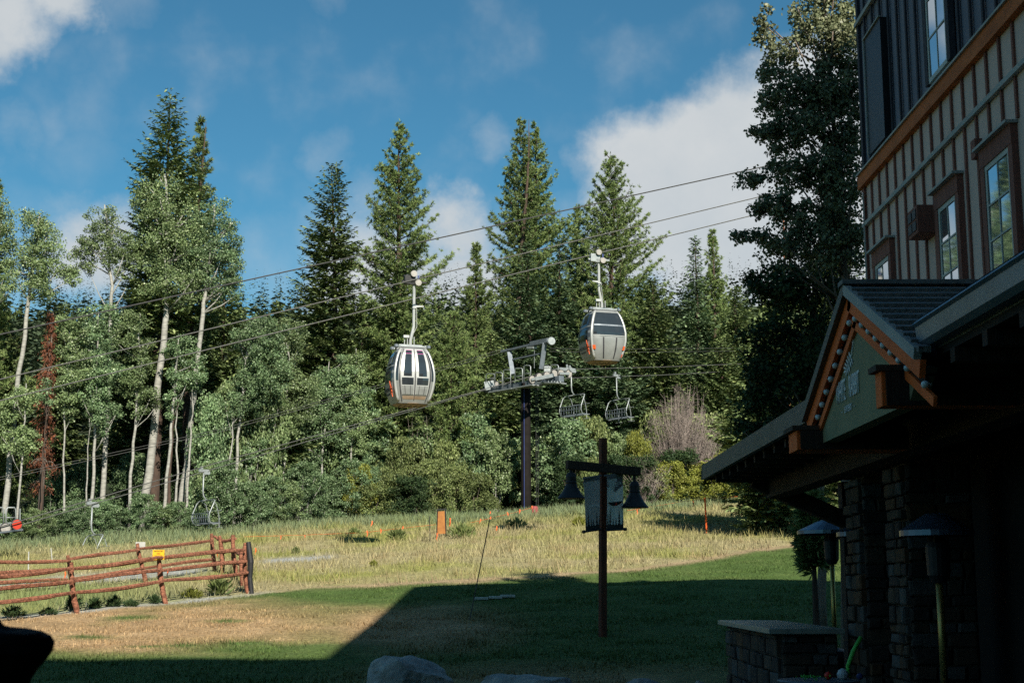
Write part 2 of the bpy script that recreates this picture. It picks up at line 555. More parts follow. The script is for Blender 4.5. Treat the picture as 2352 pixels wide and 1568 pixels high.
def clothmat(name):
    m = MATS[name]; n = m.node_tree.nodes; l = m.node_tree.links
    b = n['Principled BSDF']; out = n['Material Output']
    tr = n.new('ShaderNodeBsdfTranslucent'); src = b.inputs['Base Color'].links[0].from_socket; l.new(src, tr.inputs['Color'])
    ms = n.new('ShaderNodeMixShader'); ms.inputs['Fac'].default_value = .5
    l.new(b.outputs[0], ms.inputs[1]); l.new(tr.outputs[0], ms.inputs[2]); l.new(ms.outputs[0], out.inputs['Surface'])


clothmat('banner_grey'); clothmat('banner_blue')

# ------------------------------------------------------------------ ground
def topx(X, Y, Z):
    c, s = math.cos(TILT), math.sin(TILT)
    dz = Z - EYE
    dep = Y * c + dz * s
    up = -Y * s + dz * c
    return 1176 + F * X / dep, 784 - F * up / dep


_edge = [ground(*p) for p in ((-250, 1440), (100, 1411), (380, 1386), (580, 1364), (700, 1352), (930, 1341), (1090, 1335), (1300, 1322), (1500, 1303), (1750, 1262), (1900, 1240), (2100, 1225))]
_edge = sorted([(p.x, p.y) for p in _edge])
EX = np.array([p[0] for p in _edge]); EY = np.array([p[1] for p in _edge])
_tl = [ground(*p) for p in ((-300, 1275), (0, 1257), (250, 1240), (500, 1228), (800, 1200), (1200, 1184), (1500, 1163), (1750, 1138), (2000, 1110))]
_tl = sorted([(p.x, p.y) for p in _tl])
TX = np.array([p[0] for p in _tl]); TY = np.array([p[1] for p in _tl])


def treeline(X):
    return np.interp(X, TX, TY)


def lawn_edge(X):
    return np.interp(X, EX, EY)


def blob(u, v, cu, cv, ru, rv):
    return np.clip(1.25 - np.hypot((u - cu) / ru, (v - cv) / rv), 0, 1)


def mixc(c, d, t):
    return c * (1 - t[:, None]) + np.asarray(d)[None, :] * t[:, None]


def zones(X, Y):
    Z = H(X, Y)
    u, v = topx(X, np.maximum(Y, 5), Z)
    n1 = fnoise(X * .35 + 9, Y * .35, 4)
    n2 = fnoise(X * 1.3 + 40, Y * 1.3 + 7, 3)
    e = lawn_edge(X) + (n2 - .5) * 1.0
    lawn = sstep((e - Y) / .35 + .5)
    dry = blob(u, v, 300, 1435, 620, 62) * sstep((n1 - .18) / .2 + .2)
    dry = np.maximum(dry, blob(u, v, 930, 1440, 260, 60) * .9)
    dry = np.maximum(dry, blob(u, v, 1250, 1560, 500, 40) * .55)
    dry = np.maximum(dry, blob(u, v, 250, 1478, 330, 22) * .9)
    dry = dry * (1 - np.clip(1.4 * blob(u, v, 860, 1366, 200, 30), 0, 1))
    for gu, gv, ru, rv in ((640, 1490, 260, 14), (205, 1462, 60, 5), (420, 1480, 60, 5), (330, 1483, 50, 4), (560, 1476, 80, 7), (520, 1425, 60, 4)):
        dry = dry * (1 - np.clip(1.5 * blob(u, v, gu, gv, ru, rv) * (n2 + .35), 0, 1))
    # worn strip along the far edge of the lawn
    worn = np.exp(-((Y - e - .2) / .55) ** 2) * sstep((X + 7) / 3)
    grav = np.exp(-((Y - lawn_edge(X) - .1) / .42) ** 2) * sstep((-6.2 - X) / 1.2)
    g2 = np.exp(-((v - (1343 - .072 * u)) / 9) ** 2) * sstep((500 - u) / 60)
    g3 = np.exp(-((v - (1330 - .068 * u)) / 5) ** 2) * sstep((790 - u) / 50) * sstep((u - 590) / 40)
    grav = np.clip(np.maximum(grav, np.maximum(g2, g3)) * (n2 * 1.2 + .35), 0, 1)
    fence_green = blob(u, v, 120, 1375, 420, 36) * sstep((Y - lawn_edge(X)) / .5)
    edge_green = sstep((Y - (treeline(X) - 9)) / 9)
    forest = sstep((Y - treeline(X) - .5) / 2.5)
    return dict(u=u, v=v, n1=n1, n2=n2, lawn=lawn, dry=np.clip(dry * 1.25, 0, 1) * lawn, worn=worn, grav=grav, fg=fence_green, eg=edge_green, forest=forest)


def ground_col(X, Y):
    z = zones(X, Y)
    n3 = fnoise(X * 4.1, Y * 4.1 + 3, 3)
    c = np.tile(np.array([.305, .268, .145]), (len(X), 1))                    # dry meadow
    c = mixc(c, (.24, .245, .075), np.clip((z['n1'] - .36) * 3.0, 0, 1))
    c = mixc(c, (.36, .275, .14), np.clip((z['n2'] - .52) * 3.0, 0, .8))
    c = mixc(c, (.15, .21, .09), z['eg'] * .75)
    c = mixc(c, (.17, .22, .085), z['fg'] * .8)
    g = np.tile(np.array([.070, .115, .030]), (len(X), 1))
    g = mixc(g, (.105, .145, .045), np.clip((z['n2'] - .4) * 3, 0, 1))
    g = mixc(g, (.33, .225, .12), z['dry'])
    g = mixc(g, (.40, .28, .155), z['dry'] * np.clip((z['n2'] - .45) * 4, 0, 1))
    c = c * (1 - z['lawn'][:, None]) + g * z['lawn'][:, None]
    c = mixc(c, (.33, .235, .15), np.clip(z['worn'], 0, 1) * .75)
    c = mixc(c, (.34, .35, .34), z['grav'])
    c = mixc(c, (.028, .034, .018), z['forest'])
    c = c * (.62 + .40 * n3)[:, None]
    return c, z


xs = np.concatenate([np.arange(-420, -60, 18), np.arange(-60, -30, 2), np.arange(-30, 34, .33), np.arange(34, 70, 2), np.arange(70, 440, 18)])
ys = np.concatenate([np.arange(-80, 12, 6), np.arange(12, 62, .25), np.arange(62, 112, .7), np.arange(112, 480, 8)])
GX, GY = np.meshgrid(xs, ys)
gx, gy = GX.ravel(), GY.ravel()
gz_ = H(gx, gy)
near = (gy > 14) & (gy < 90)
gz_ = gz_ + np.where(near, (fnoise(gx * 1.1, gy * 1.1, 3) - .45) * .10, 0)
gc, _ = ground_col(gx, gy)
nx, ny = len(xs), len(ys)
ii = (np.arange(ny - 1)[:, None] * nx + np.arange(nx - 1)[None, :]).ravel()
gfaces = np.stack([ii, ii + 1, ii + nx + 1, ii + nx], 1)


def colmat(name, rough=.9, fscale=60.0, famp=.5, bump=.6, trans=0.0):
    m = bpy.data.materials.new(name); m.use_nodes = True
    n = m.node_tree.nodes; l = m.node_tree.links; b = n['Principled BSDF']
    b.inputs['Roughness'].default_value = rough; b.inputs['Specular IOR Level'].default_value = .12
    a = n.new('ShaderNodeVertexColor'); a.layer_name = 'Col'
    if famp > 0:
        t = n.new('ShaderNodeTexCoord')
        z = n.new('ShaderNodeTexNoise'); z.inputs['Scale'].default_value = fscale; z.inputs['Detail'].default_value = 4
        l.new(t.outputs['Object'], z.inputs['Vector'])
        mr = n.new('ShaderNodeMapRange'); mr.inputs['From Min'].default_value = .3; mr.inputs['From Max'].default_value = .7
        mr.inputs['To Min'].default_value = 1 - famp; mr.inputs['To Max'].default_value = 1 + famp
        l.new(z.outputs['Fac'], mr.inputs['Value'])
        hs = n.new('ShaderNodeHueSaturation'); l.new(a.outputs[0], hs.inputs['Color']); l.new(mr.outputs[0], hs.inputs['Value'])
        l.new(hs.outputs[0], b.inputs['Base Color'])
        bp = n.new('ShaderNodeBump'); bp.inputs['Strength'].default_value = bump; bp.inputs['Distance'].default_value = .05
        z2 = n.new('ShaderNodeTexNoise'); z2.inputs['Scale'].default_value = fscale * .35; z2.inputs['Detail'].default_value = 6
        l.new(t.outputs['Object'], z2.inputs['Vector'])
        l.new(z2.outputs['Fac'], bp.inputs['Height']); l.new(bp.outputs[0], b.inputs['Normal'])
    else:
        l.new(a.outputs[0], b.inputs['Base Color'])
    MATS[name] = m
    return m


colmat('ground_mat', .95, 14.0, .45, .8)
colmat('grass_mat', .7, 1, 0)
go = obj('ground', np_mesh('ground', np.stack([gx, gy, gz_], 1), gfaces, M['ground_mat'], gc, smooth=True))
tag(go, 'sloping lawn and dry meadow rising to the trees', kind='structure')


# ---- grass: blades standing on the ground
def blades(n, xr, yr, hfun, wfun, seed, keep=None, tintfun=None):
    r = np.random.default_rng(seed)
    X = r.uniform(xr[0], xr[1], n); Y = r.uniform(yr[0], yr[1], n)
    ok = np.abs(X) < .40 * Y + 3
    X, Y = X[ok], Y[ok]
    c, z = ground_col(X, Y)
    k = np.ones(len(X), bool) if keep is None else keep(X, Y, z, r)
    X, Y, c = X[k], Y[k], c[k]
    z = {a: b[k] for a, b in z.items()}
    Z = H(X, Y) - .02
    h = hfun(X, Y, z, r); w = wfun(X, Y, r)
    a = r.uniform(0, 2 * math.pi, len(X)); lean = r.normal(0, .35, (len(X), 2))
    dx, dy = np.cos(a) * w / 2, np.sin(a) * w / 2
    v = np.empty((len(X), 3, 3))
    v[:, 0] = np.stack([X - dx, Y - dy, Z], 1); v[:, 1] = np.stack([X + dx, Y + dy, Z], 1)
    v[:, 2] = np.stack([X + lean[:, 0] * h, Y + lean[:, 1] * h, Z + h], 1)
    c = c * r.uniform(.65, 1.45, len(X))[:, None]
    if tintfun is not None: c = tintfun(c, z, r)
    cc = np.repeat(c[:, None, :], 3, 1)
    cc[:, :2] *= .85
    return v.reshape(-1, 3), cc.reshape(-1, 3)


def grass_obj(name, label, parts):
    v = np.concatenate([p[0] for p in parts]); c = np.concatenate([p[1] for p in parts])
    f = np.arange(len(v)).reshape(-1, 3)
    o = obj(name, np_mesh(name, v, f, M['grass_mat'], c))
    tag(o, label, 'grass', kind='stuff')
    return o


meadow = blades(260000, (-32, 36), (30, 100), lambda X, Y, z, r: r.uniform(.06, .24, len(X)) * (.45 + 1.5 * np.clip((z['n2'] - .3) * 2.2, 0, 1)) * (1 + .9 * z['eg'] + .8 * z['fg']) * (1 - .5 * z['grav']), lambda X, Y, r: .0006 * Y * r.uniform(.7, 1.4, len(X)), 11,
                keep=lambda X, Y, z, r: (z['lawn'] < .5) & (z['forest'] < .5) & (r.random(len(X)) > z['grav'] * .9) & (r.random(len(X)) > .75 * np.clip(z['worn'], 0, 1)))


def blue_tint(c, z, r):
    t = r.uniform(.2, .9, len(c))
    return mixc(c, (.135, .18, .105), t)


fringe = blades(420000, (-34, 36), (44, 104), lambda X, Y, z, r: r.uniform(.22, .62, len(X)) * (.6 + .9 * z['n2']), lambda X, Y, r: .0007 * Y * r.uniform(.7, 1.4, len(X)), 12,
                keep=lambda X, Y, z, r: (np.abs(Y - treeline(X) + 1.8) < 2.6 * (.35 + z['n1'])) & (r.random(len(X)) < .75), tintfun=blue_tint)
tufts = blades(150000, (-32, 36), (30, 98), lambda X, Y, z, r: r.uniform(.22, .5, len(X)), lambda X, Y, r: .00055 * Y * r.uniform(.7, 1.4, len(X)), 14,
               keep=lambda X, Y, z, r: (z['lawn'] < .1) & (z['forest'] < .3) & (z['grav'] < .2) & (fnoise(X * 2.3 + 3, Y * 2.3, 3) > .555))
grass_obj('meadow_grass', 'dry yellow and green meadow grass up to the forest edge', [meadow, fringe, tufts])
lawnb = blades(170000, (-16, 16), (22, 50), lambda X, Y, z, r: r.uniform(.03, .085, len(X)), lambda X, Y, r: .03 * r.uniform(.6, 1.3, len(X)), 13,
               keep=lambda X, Y, z, r: (z['lawn'] > .4) & (r.random(len(X)) > z['grav']) & ((X < 1.8) | (Y > 24)))
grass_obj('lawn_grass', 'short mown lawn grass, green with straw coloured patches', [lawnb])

# ------------------------------------------------------------------ trees
def unit(v):
    return v / np.maximum(np.linalg.norm(v, axis=-1, keepdims=True), 1e-9)


def diamonds(P, D, N, L, Wd):
    """leaf quads at P pointing along D, lying across N; L length, Wd width -> verts, faces"""
    D = unit(D); B = unit(np.cross(D, N))
    L = np.asarray(L)[:, None]; Wd = np.asarray(Wd)[:, None]
    v = np.stack([P, P + D * L * .5 + B * Wd * .5, P + D * L, P + D * L * .5 - B * Wd * .5], 1)
    f = np.arange(len(P) * 4).reshape(-1, 4)
    return v.reshape(-1, 3), f


def rand_unit(r, n):
    return unit(r.normal(size=(n, 3)))


def leafcloud(C, R, n, size, r, up=.25):
    """n leaves in each of the clusters C (k,3) with radius R (k,)"""
    k = len(C)
    c = np.repeat(C, n, 0); rr = np.repeat(R, n)
    d = rand_unit(r, k * n) * np.array([1, 1, .75])
    P = c + d * (rr * r.random(k * n) ** .45)[:, None]
    N = unit(rand_unit(r, k * n) + d * .7 + np.array([0, -.15, up]))
    D = np.cross(N, rand_unit(r, k * n)) + np.array([0, 0, -.3])
    L = size * r.uniform(.65, 1.35, k * n)
    return diamonds(P, D, N, L, L * r.uniform(.6, .95, k * n))


def join(parts):
    vs, fs, b = [], [], 0
    for v, f in parts:
        vs.append(v); fs.append(f + b); b += len(v)
    return np.concatenate(vs), np.concatenate(fs)


def crown_obj(root, parts, mat, name='crown'):
    v, f = join(parts)
    return obj(name, np_mesh(name, v, f, mat), root)


def ell_clusters(ells, base, Y, dens, r, cr=(.35, .62)):
    """cluster centres through ellipsoids given as picture ellipses at distance Y"""
    out, rad = [], []
    for (cx, cy, rx, ry) in ells:
        c = at(cx, cy, Y); s = Y / F
        a, b = rx * s, ry * s
        n = max(3, int(dens * (a * b) ** .95))
        d = rand_unit(r, n) * (r.random(n) ** .4)[:, None]
        d = d * np.array([a, min(a, 1.2 * b), b]) * .92
        out.append(np.array([c.x - base.x, c.y - base.y, c.z - base.z])[None] + d)
        rad.append(r.uniform(cr[0], cr[1], n) * min(1.0, .35 + .4 * min(a, b)))
    return np.concatenate(out), np.concatenate(rad)


def trunk_path(mb, pts, r0, r1, r, n=8, wob=.03):
    q = []
    m = max(6, len(pts) * 4)
    pts = [Vector(p) for p in pts]
    for i in range(m + 1):
        t = i / m * (len(pts) - 1)
        k = min(int(t), len(pts) - 2); u = t - k
        p = pts[k].lerp(pts[k + 1], u)
        if 0 < i < m: p = p + Vector((r.normal(0, wob), r.normal(0, wob), 0))
        q.append(p)
    mb.tube(q, [r0 + (r1 - r0) * (i / m) ** .9 for i in range(m + 1)], n)
    return q


def aspen(name, label, Y, trunk_px, ells, width_px, seed, leaf='aspen_leaf', dens=22, n=105, size=.092, group=None, limbs=14, bark='aspen_bark', cr=(.35, .62), cat='tree'):
    """trunk_px: base .. top picture points at distance Y; ells: crown ellipses"""
    r = np.random.default_rng(seed)
    if trunk_px[0][0] < 1700: Y = max(Y, float(treeline((trunk_px[0][0] - 1176) / F * 66)) + (4.5 if group is None else 2.8))
    pts = [at(x, y, Y) for x, y in trunk_px]
    bx = pts[0].x
    base = Vector((bx, Y, hz(bx, Y)))
    pts[0] = base - Vector((0, 0, .15))
    root = empty(name, base)
    tag(root, label, cat, group)
    s = Y / F
    mb = MB()
    rel = [p - base for p in pts]
    q = trunk_path(mb, rel, width_px * s * .5 * .78, width_px * s * .5 * .18, r)
    C, R = ell_clusters(ells, base, Y, dens, r, cr)
    top = q[-1]
    for i in range(limbs):                      # limbs reach from the trunk into the crown
        c = Vector(C[r.integers(len(C))])
        # start on the trunk somewhat below
        zs = c.z - abs(r.normal(.9, .4)) - .25 * math.hypot(c.x - top.x, c.y - top.y)
        st = min(q, key=lambda p: abs(p.z - zs))
        mid = st.lerp(c, .55) + Vector((0, 0, -.12))
        mb.tube([st, mid, c], [width_px * s * .12, width_px * s * .07, .012], 5)
    mb.build('trunk', M[bark], root, base=(0, 0, 0), smooth=True)
    crown_obj(root, [leafcloud(C, R, n, size, r)], M[leaf])
    return root


def conifer_parts(r, Ht, R, kind, base_frac=.12, wh=None, prof=1.0, dens=1.0, asym=None, sparse=.0, dkpw=None):
    """needle quads + trunk builder in local space"""
    parts = []
    mb = MB()
    lean = r.normal(0, .012, 2); ph0 = r.uniform(0, 6)
    tr = .0125 * Ht + .04
    tp = [Vector((lean[0] * z * math.sin(z * .2) , lean[1] * z, z)) for z in np.linspace(-.2, Ht * .98, 14)]
    mb.tube(tp, [tr * (1 - i / 13) ** .9 + .012 for i in range(14)], 7)
    step = {'fir': .29, 'spruce': .27, 'pine': .37}[kind] / math.sqrt(dens) * (Ht / 20) ** .5
    z = Ht * base_frac
    P, D, N, L, Wd = [], [], [], [], []
    while z < Ht * .985:
        t = (z - Ht * base_frac) / (Ht * (1 - base_frac))
        dk, pw = ((.50, .86) if kind == 'pine' else (.62, .80)) if dkpw is None else dkpw
        Rz = R * min(1.0, (1 - t) / dk) ** pw * (1.0 if t > .12 else .6 + 3.3 * t) * prof
        Rz *= 1 + (.20 * math.sin(z * 1.9 + ph0) + .13 * math.sin(z * 4.3 + ph0 * 2)) * min(1, 3 * (1 - t))
        nb = {'fir': 8, 'spruce': 8, 'pine': 6}[kind]
        if t > .8: nb -= 2
        a0 = r.uniform(0, 6.28)
        for k in range(nb):
            if r.random() < sparse: continue
            az = a0 + 6.283 * k / nb + r.normal(0, .25)
            ln = max(.22, Rz * r.uniform(.66, 1.14))
            if asym is not None: ln *= 1 + asym * math.cos(az)
            ca, sa = math.cos(az), math.sin(az)
            zz = z + r.normal(0, step * .3)
            if kind == 'pine': e0 = .05 + .60 * t + r.normal(0, .12)
            else: e0 = -.28 + .85 * t ** 1.3 + r.normal(0, .08)
            tipup = .30 if kind == 'pine' else .16
            ns = max(3, int(ln / ({'fir': .15, 'spruce': .15, 'pine': .26}[kind]) * dens))
            ss = np.linspace(.18 if kind != 'pine' else .34, 1.0, ns)
            rad = ss * ln
            px = ca * rad; py = sa * rad
            pz = zz + np.tan(e0) * rad + tipup * ln * ss ** 2.2
            if kind != 'pine':
                for sd in (-1, 1):
                    sl = (.42 * ln * (1.05 - ss) + .16) * r.uniform(.7, 1.2, ns)
                    sl = np.minimum(sl, .75)
                    dirv = np.stack([np.full(ns, ca * .75 - sd * sa * .75), np.full(ns, sa * .75 + sd * ca * .75), -.12 + r.normal(0, .18, ns)], 1)
                    nrm = np.stack([r.normal(0, .35, ns), r.normal(0, .35, ns), np.ones(ns)], 1)
                    p0 = np.stack([px, py, pz], 1)
                    # twig broken into two sprays
                    for q in (0, 1):
                        P.append(p0 + unit(dirv) * (sl * .42 * q)[:, None]); D.append(dirv + r.normal(0, .22, (ns, 3))); N.append(nrm + r.normal(0, .25, (ns, 3)))
                        L.append(sl * .66); Wd.append(np.clip(sl * .28, .07, .16))
                dd = np.stack([np.full(ns, ca), np.full(ns, sa), np.full(ns, -.1)], 1) + r.normal(0, .3, (ns, 3))
                P.append(np.stack([px, py, pz + .02], 1)); D.append(dd); N.append(np.stack([r.normal(0, .6, ns), r.normal(0, .6, ns), np.ones(ns)], 1))
                L.append(np.full(ns, .3)); Wd.append(np.full(ns, .12))
                if r.random() < .35:
                    mb.tube([(0, 0, zz), (px[-1] * .6, py[-1] * .6, zz + np.tan(e0) * ln * .6)], .02, 4, .008)
            else:
                # plumes: tufts of fine needles along the outer part of the bough and its side twigs
                nt = max(7, int(ln * 15))
                ss2 = .16 + .84 * r.random(nt) ** .75
                sd = r.normal(0, .16, nt) * ln * ss2 * .9
                cts = np.stack([ca * ss2 * ln - sa * sd, sa * ss2 * ln + ca * sd, zz + np.tan(e0) * ss2 * ln + tipup * ln * ss2 ** 2.2 + .12 * np.abs(sd) + r.normal(0, .05, nt)], 1)
                m = 15
                c = np.repeat(cts, m, 0)
                main = unit(np.array([ca * .55, sa * .55, .70]))
                dr = unit(rand_unit(r, nt * m) + main * .9)
                P.append(c); D.append(dr); N.append(rand_unit(r, nt * m))
                L.append(r.uniform(.14, .27, nt * m)); Wd.append(r.uniform(.028, .048, nt * m))
                mb.tube([(0, 0, zz), (px[len(px) // 2], py[len(px) // 2], pz[len(px) // 2]), (px[-1], py[-1], pz[-1])], [.035, .022, .008], 4)
        z += step * r.uniform(.75, 1.3)
    # leader
    m = 30
    P.append(np.stack([np.zeros(m), np.zeros(m), np.linspace(Ht * .93, Ht * .995, m)], 1)); D.append(unit(rand_unit(r, m) * .8 + np.array([0, 0, .7]))); N.append(rand_unit(r, m))
    L.append(r.uniform(.15, .3, m)); Wd.append(np.full(m, .07))
    v, f = diamonds(np.concatenate(P), np.concatenate(D), np.concatenate(N), np.concatenate(L), np.concatenate(Wd))
    return v, f, mb


def conifer(name, label, kind, Y, xtop, ytop, hw, seed, mat=None, xbase=None, group=None, bark='conifer_bark', **kw):
    if xtop > 1090 and xtop < 1720: Y += 7
    if xtop < 1720: Y = max(Y, float(treeline((xtop - 1176) / F * Y)) + 5)
    r = np.random.default_rng(seed)
    p = at(xtop, ytop, Y)
    base = Vector((p.x, Y, hz(p.x, Y)))
    Ht = p.z - base.z
    root = empty(name, base)
    tag(root, label, 'tree', group)
    v, f, mb = conifer_parts(r, Ht, hw * Y / F, kind, **kw)
    mb.build('trunk', M[bark], root, base=(0, 0, 0), smooth=True)
    obj('crown', np_mesh('crown', v, f, M[mat or {'fir': 'fir_needle', 'spruce': 'spruce_needle', 'pine': 'pine_needle'}[kind]]), root)
    return root


# ---- the tall conifers
conifer('fir_tree', 'tallest fir, its tip well above the pale aspens', 'fir', 74, 392, 198, 98, 21, base_frac=.3, dkpw=(.42, .75), sparse=.05)
conifer('pine_tree', 'slim pine close behind the right side of the tallest fir', 'pine', 77, 462, 268, 52, 22, base_frac=.35)
conifer('pine_tree', 'pine cut by the left edge of the picture', 'pine', 66, -8, 420, 52, 23, base_frac=.25)
conifer('fir_tree', 'ragged dark fir with a bent tip, between the aspens and the gondolas', 'fir', 72, 772, 375, 88, 24, base_frac=.12, dkpw=(.42, .65), asym=-.22, sparse=.05)
conifer('pine_tree', 'tall open pine rising behind the gondola with doors', 'pine', 78, 920, 274, 100, 25, base_frac=.2)
conifer('pine_tree', 'twin tipped pine behind the lift tower, the left stem', 'pine', 86, 1196, 268, 74, 26, base_frac=.3)
conifer('pine_tree', 'twin tipped pine behind the lift tower, the right stem', 'pine', 87, 1229, 284, 74, 27, base_frac=.3)
conifer('pine_tree', 'broad pine directly behind the gondola with the wide window', 'pine', 88, 1402, 348, 112, 28, base_frac=.2)
conifer('pine_tree', 'small bright pine left of the twin tipped pine', 'pine', 82, 1094, 556, 54, 29, base_frac=.15)
conifer('spruce_tree', 'grey green spruce in front of the twin tipped pine', 'spruce', 80, 1210, 555, 80, 30, base_frac=.06)
conifer('spruce_tree', 'spruce between the twin tipped pine and the broad pine', 'spruce', 82, 1285, 545, 74, 31, base_frac=.06)
conifer('pine_tree', 'pine peeping between the twin tipped pine and the broad pine', 'pine', 92, 1325, 468, 55, 32, base_frac=.3)
conifer('spruce_tree', 'slender spire of spruce left of the dark shaded trees', 'spruce', 90, 1596, 540, 58, 33, base_frac=.05)
conifer('pine_tree', 'slender pine beside the spire of spruce', 'pine', 92, 1636, 528, 48, 34, base_frac=.2)
conifer('fir_tree', 'fir beneath the slender pine at the edge of the shade', 'fir', 84, 1690, 655, 92, 35, base_frac=.05)
conifer('fir_tree', 'dark fir standing behind the roof edge of the eatery', 'fir', 62, 1790, 610, 130, 36, base_frac=.04)
conifer('fir_tree', 'dense dark fir with its lower boughs by the gable', 'fir', 54, 1905, 470, 120, 37, base_frac=.04)
conifer('fir_tree', 'broad fir with yellowish sprays under the gondola with doors', 'fir', 74, 905, 590, 92, 38, base_frac=.05)
conifer('fir_tree', 'low fir left of the bent tipped fir', 'fir', 78, 640, 690, 80, 39, base_frac=.05)
conifer('pine_tree', 'bushy pine at the foot of the small bright pine', 'pine', 76, 1040, 715, 80, 40, base_frac=.1)
conifer('fir_tree', 'shaded fir filling the gap under the tallest fir', 'fir', 80, 330, 520, 110, 41, base_frac=.08)
conifer('fir_tree', 'shaded fir behind the leaning aspens', 'fir', 82, 520, 560, 90, 42, base_frac=.08)
conifer('fir_tree', 'dim fir behind the rust coloured dead tree', 'fir', 82, 150, 690, 90, 43, base_frac=.05)
conifer('pine_tree', 'yellowish pine low at the left edge', 'pine', 72, 12, 720, 80, 44, base_frac=.1)
conifer('fir_tree', 'fir in the gap behind the dead grey thicket', 'fir', 86, 1500, 640, 110, 45, base_frac=.04)
conifer('spruce_tree', 'spruce behind the hanging lift chairs', 'spruce', 82, 1395, 700, 95, 46, base_frac=.04)
conifer('fir_tree', 'low fir left of the lift tower post', 'fir', 79, 1130, 760, 90, 47, base_frac=.03)
conifer('spruce_tree', 'low spruce just left of the bent tipped fir foot', 'spruce', 84, 715, 720, 88, 48, base_frac=.04)
conifer('fir_tree', 'low fir right of the bent tipped fir foot', 'fir', 80, 830, 690, 84, 49, base_frac=.04)
conifer('fir_tree', 'dark fir right of the dead grey thicket', 'fir', 74, 1655, 780, 105, 50, base_frac=.03)
conifer('fir_tree', 'dark fir deep in the shade left of the cottonwood', 'fir', 58, 1745, 720, 110, 51, base_frac=.03)

# ---- aspens with pale trunks
aspen('aspen_tree', 'aspen with a long leaning white trunk at the left edge', 60, [(12, 1120), (38, 900), (66, 690), (82, 560), (92, 490)],
      [(85, 535, 62, 62), (60, 600, 52, 62), (120, 610, 55, 70), (100, 660, 55, 36), (165, 640, 26, 34)], 19, 61, 'aspen_leaf', limbs=22)
aspen('aspen_tree', 'aspen with a round crown alone against the sky, left of the tallest fir', 64, [(232, 1235), (250, 900), (255, 680), (250, 560), (240, 470)],
      [(235, 510, 42, 46), (205, 560, 40, 46), (262, 570, 46, 56), (290, 610, 32, 40), (195, 600, 34, 36)], 17, 62, 'aspen_leaf', limbs=24, dens=21, n=105)
aspen('aspen_tree', 'big aspen in front of the tallest fir with a thick leaning trunk', 62, [(328, 1190), (350, 1000), (378, 760), (384, 620), (386, 480), (378, 400)],
      [(375, 450, 66, 62), (335, 480, 46, 52), (400, 540, 78, 92), (330, 580, 48, 62), (420, 640, 72, 70), (360, 650, 46, 60)], 28, 63, 'aspen_leaf', limbs=30)
aspen('aspen_tree', 'aspen with a bright straight trunk, right of the tallest fir', 63, [(412, 1160), (440, 960), (466, 720), (480, 600), (492, 470)],
      [(490, 520, 56, 72), (520, 580, 46, 76), (500, 640, 56, 62), (455, 600, 46, 70), (535, 640, 28, 56)], 22, 64, 'aspen_leaf_cool', limbs=26)
aspen('aspen_tree', 'aspen crown cut off at the upper left edge', 58, [(-60, 1200), (-40, 900), (-10, 620)], [(-10, 520, 50, 90), (8, 640, 40, 60)], 16, 65)
lows = [  # (trunk px list, ellipses, width, Y)
    ('young aspen in leaf behind the rust coloured dead tree', [(150, 1255), (146, 1080), (150, 900), (160, 760)], [(165, 770, 42, 60), (175, 860, 44, 70), (155, 930, 34, 50)], 8, 59),
    ('leafy aspen with a slim white trunk, first right of the dead tree', [(210, 1170), (216, 1030), (222, 850), (226, 720)], [(225, 760, 50, 76), (245, 850, 52, 74), (210, 900, 46, 66), (240, 960, 40, 42)], 12, 60),
    ('aspen with a thin curved trunk below the big aspen', [(295, 1190), (305, 1040), (318, 860), (322, 720)], [(310, 770, 50, 70), (300, 860, 48, 62), (330, 920, 36, 46)], 12, 62),
    ('leafy aspen under the straight trunked aspen', [(540, 1150), (548, 990), (560, 860), (575, 740)], [(575, 790, 56, 70), (610, 860, 58, 76), (570, 900, 52, 76), (620, 770, 42, 56)], 11, 60),
    ('bushy aspen with its crown left of the bent tipped fir', [(648, 1180), (655, 1000), (660, 880), (665, 750)], [(640, 860, 52, 82), (668, 780, 40, 62), (690, 910, 50, 76), (655, 960, 56, 62)], 9, 61),
    ('bushy aspen below the bent tipped fir', [(735, 1190), (740, 1040), (752, 950), (756, 830)], [(745, 900, 52, 70), (770, 960, 56, 76), (720, 980, 52, 70), (790, 870, 38, 56)], 9, 62),
    ('aspen with a speckled trunk left of the gondola with doors', [(808, 1160), (806, 1040), (812, 930), (818, 800)], [(812, 860, 40, 66), (800, 950, 48, 76), (835, 1000, 40, 70)], 8, 63),
    ('tall slim aspen among the leaning trunks', [(375, 1140), (392, 1000), (402, 880), (410, 780)], [(415, 800, 40, 50), (440, 850, 38, 50)], 12, 66),
    ('aspen half hidden at the far left below the lift rope', [(40, 1190), (52, 1010), (60, 880)], [(45, 930, 40, 52), (20, 990, 40, 60), (60, 1010, 36, 52)], 9, 58),
]
for i, (lb, tp, el, w, Y) in enumerate(lows):
    aspen('aspen_tree', lb, Y, tp, el, w, 80 + i, ['aspen_leaf', 'aspen_leaf_cool'][i % 2], dens=22, n=130, size=.092, limbs=12, group='young aspens along the forest edge')

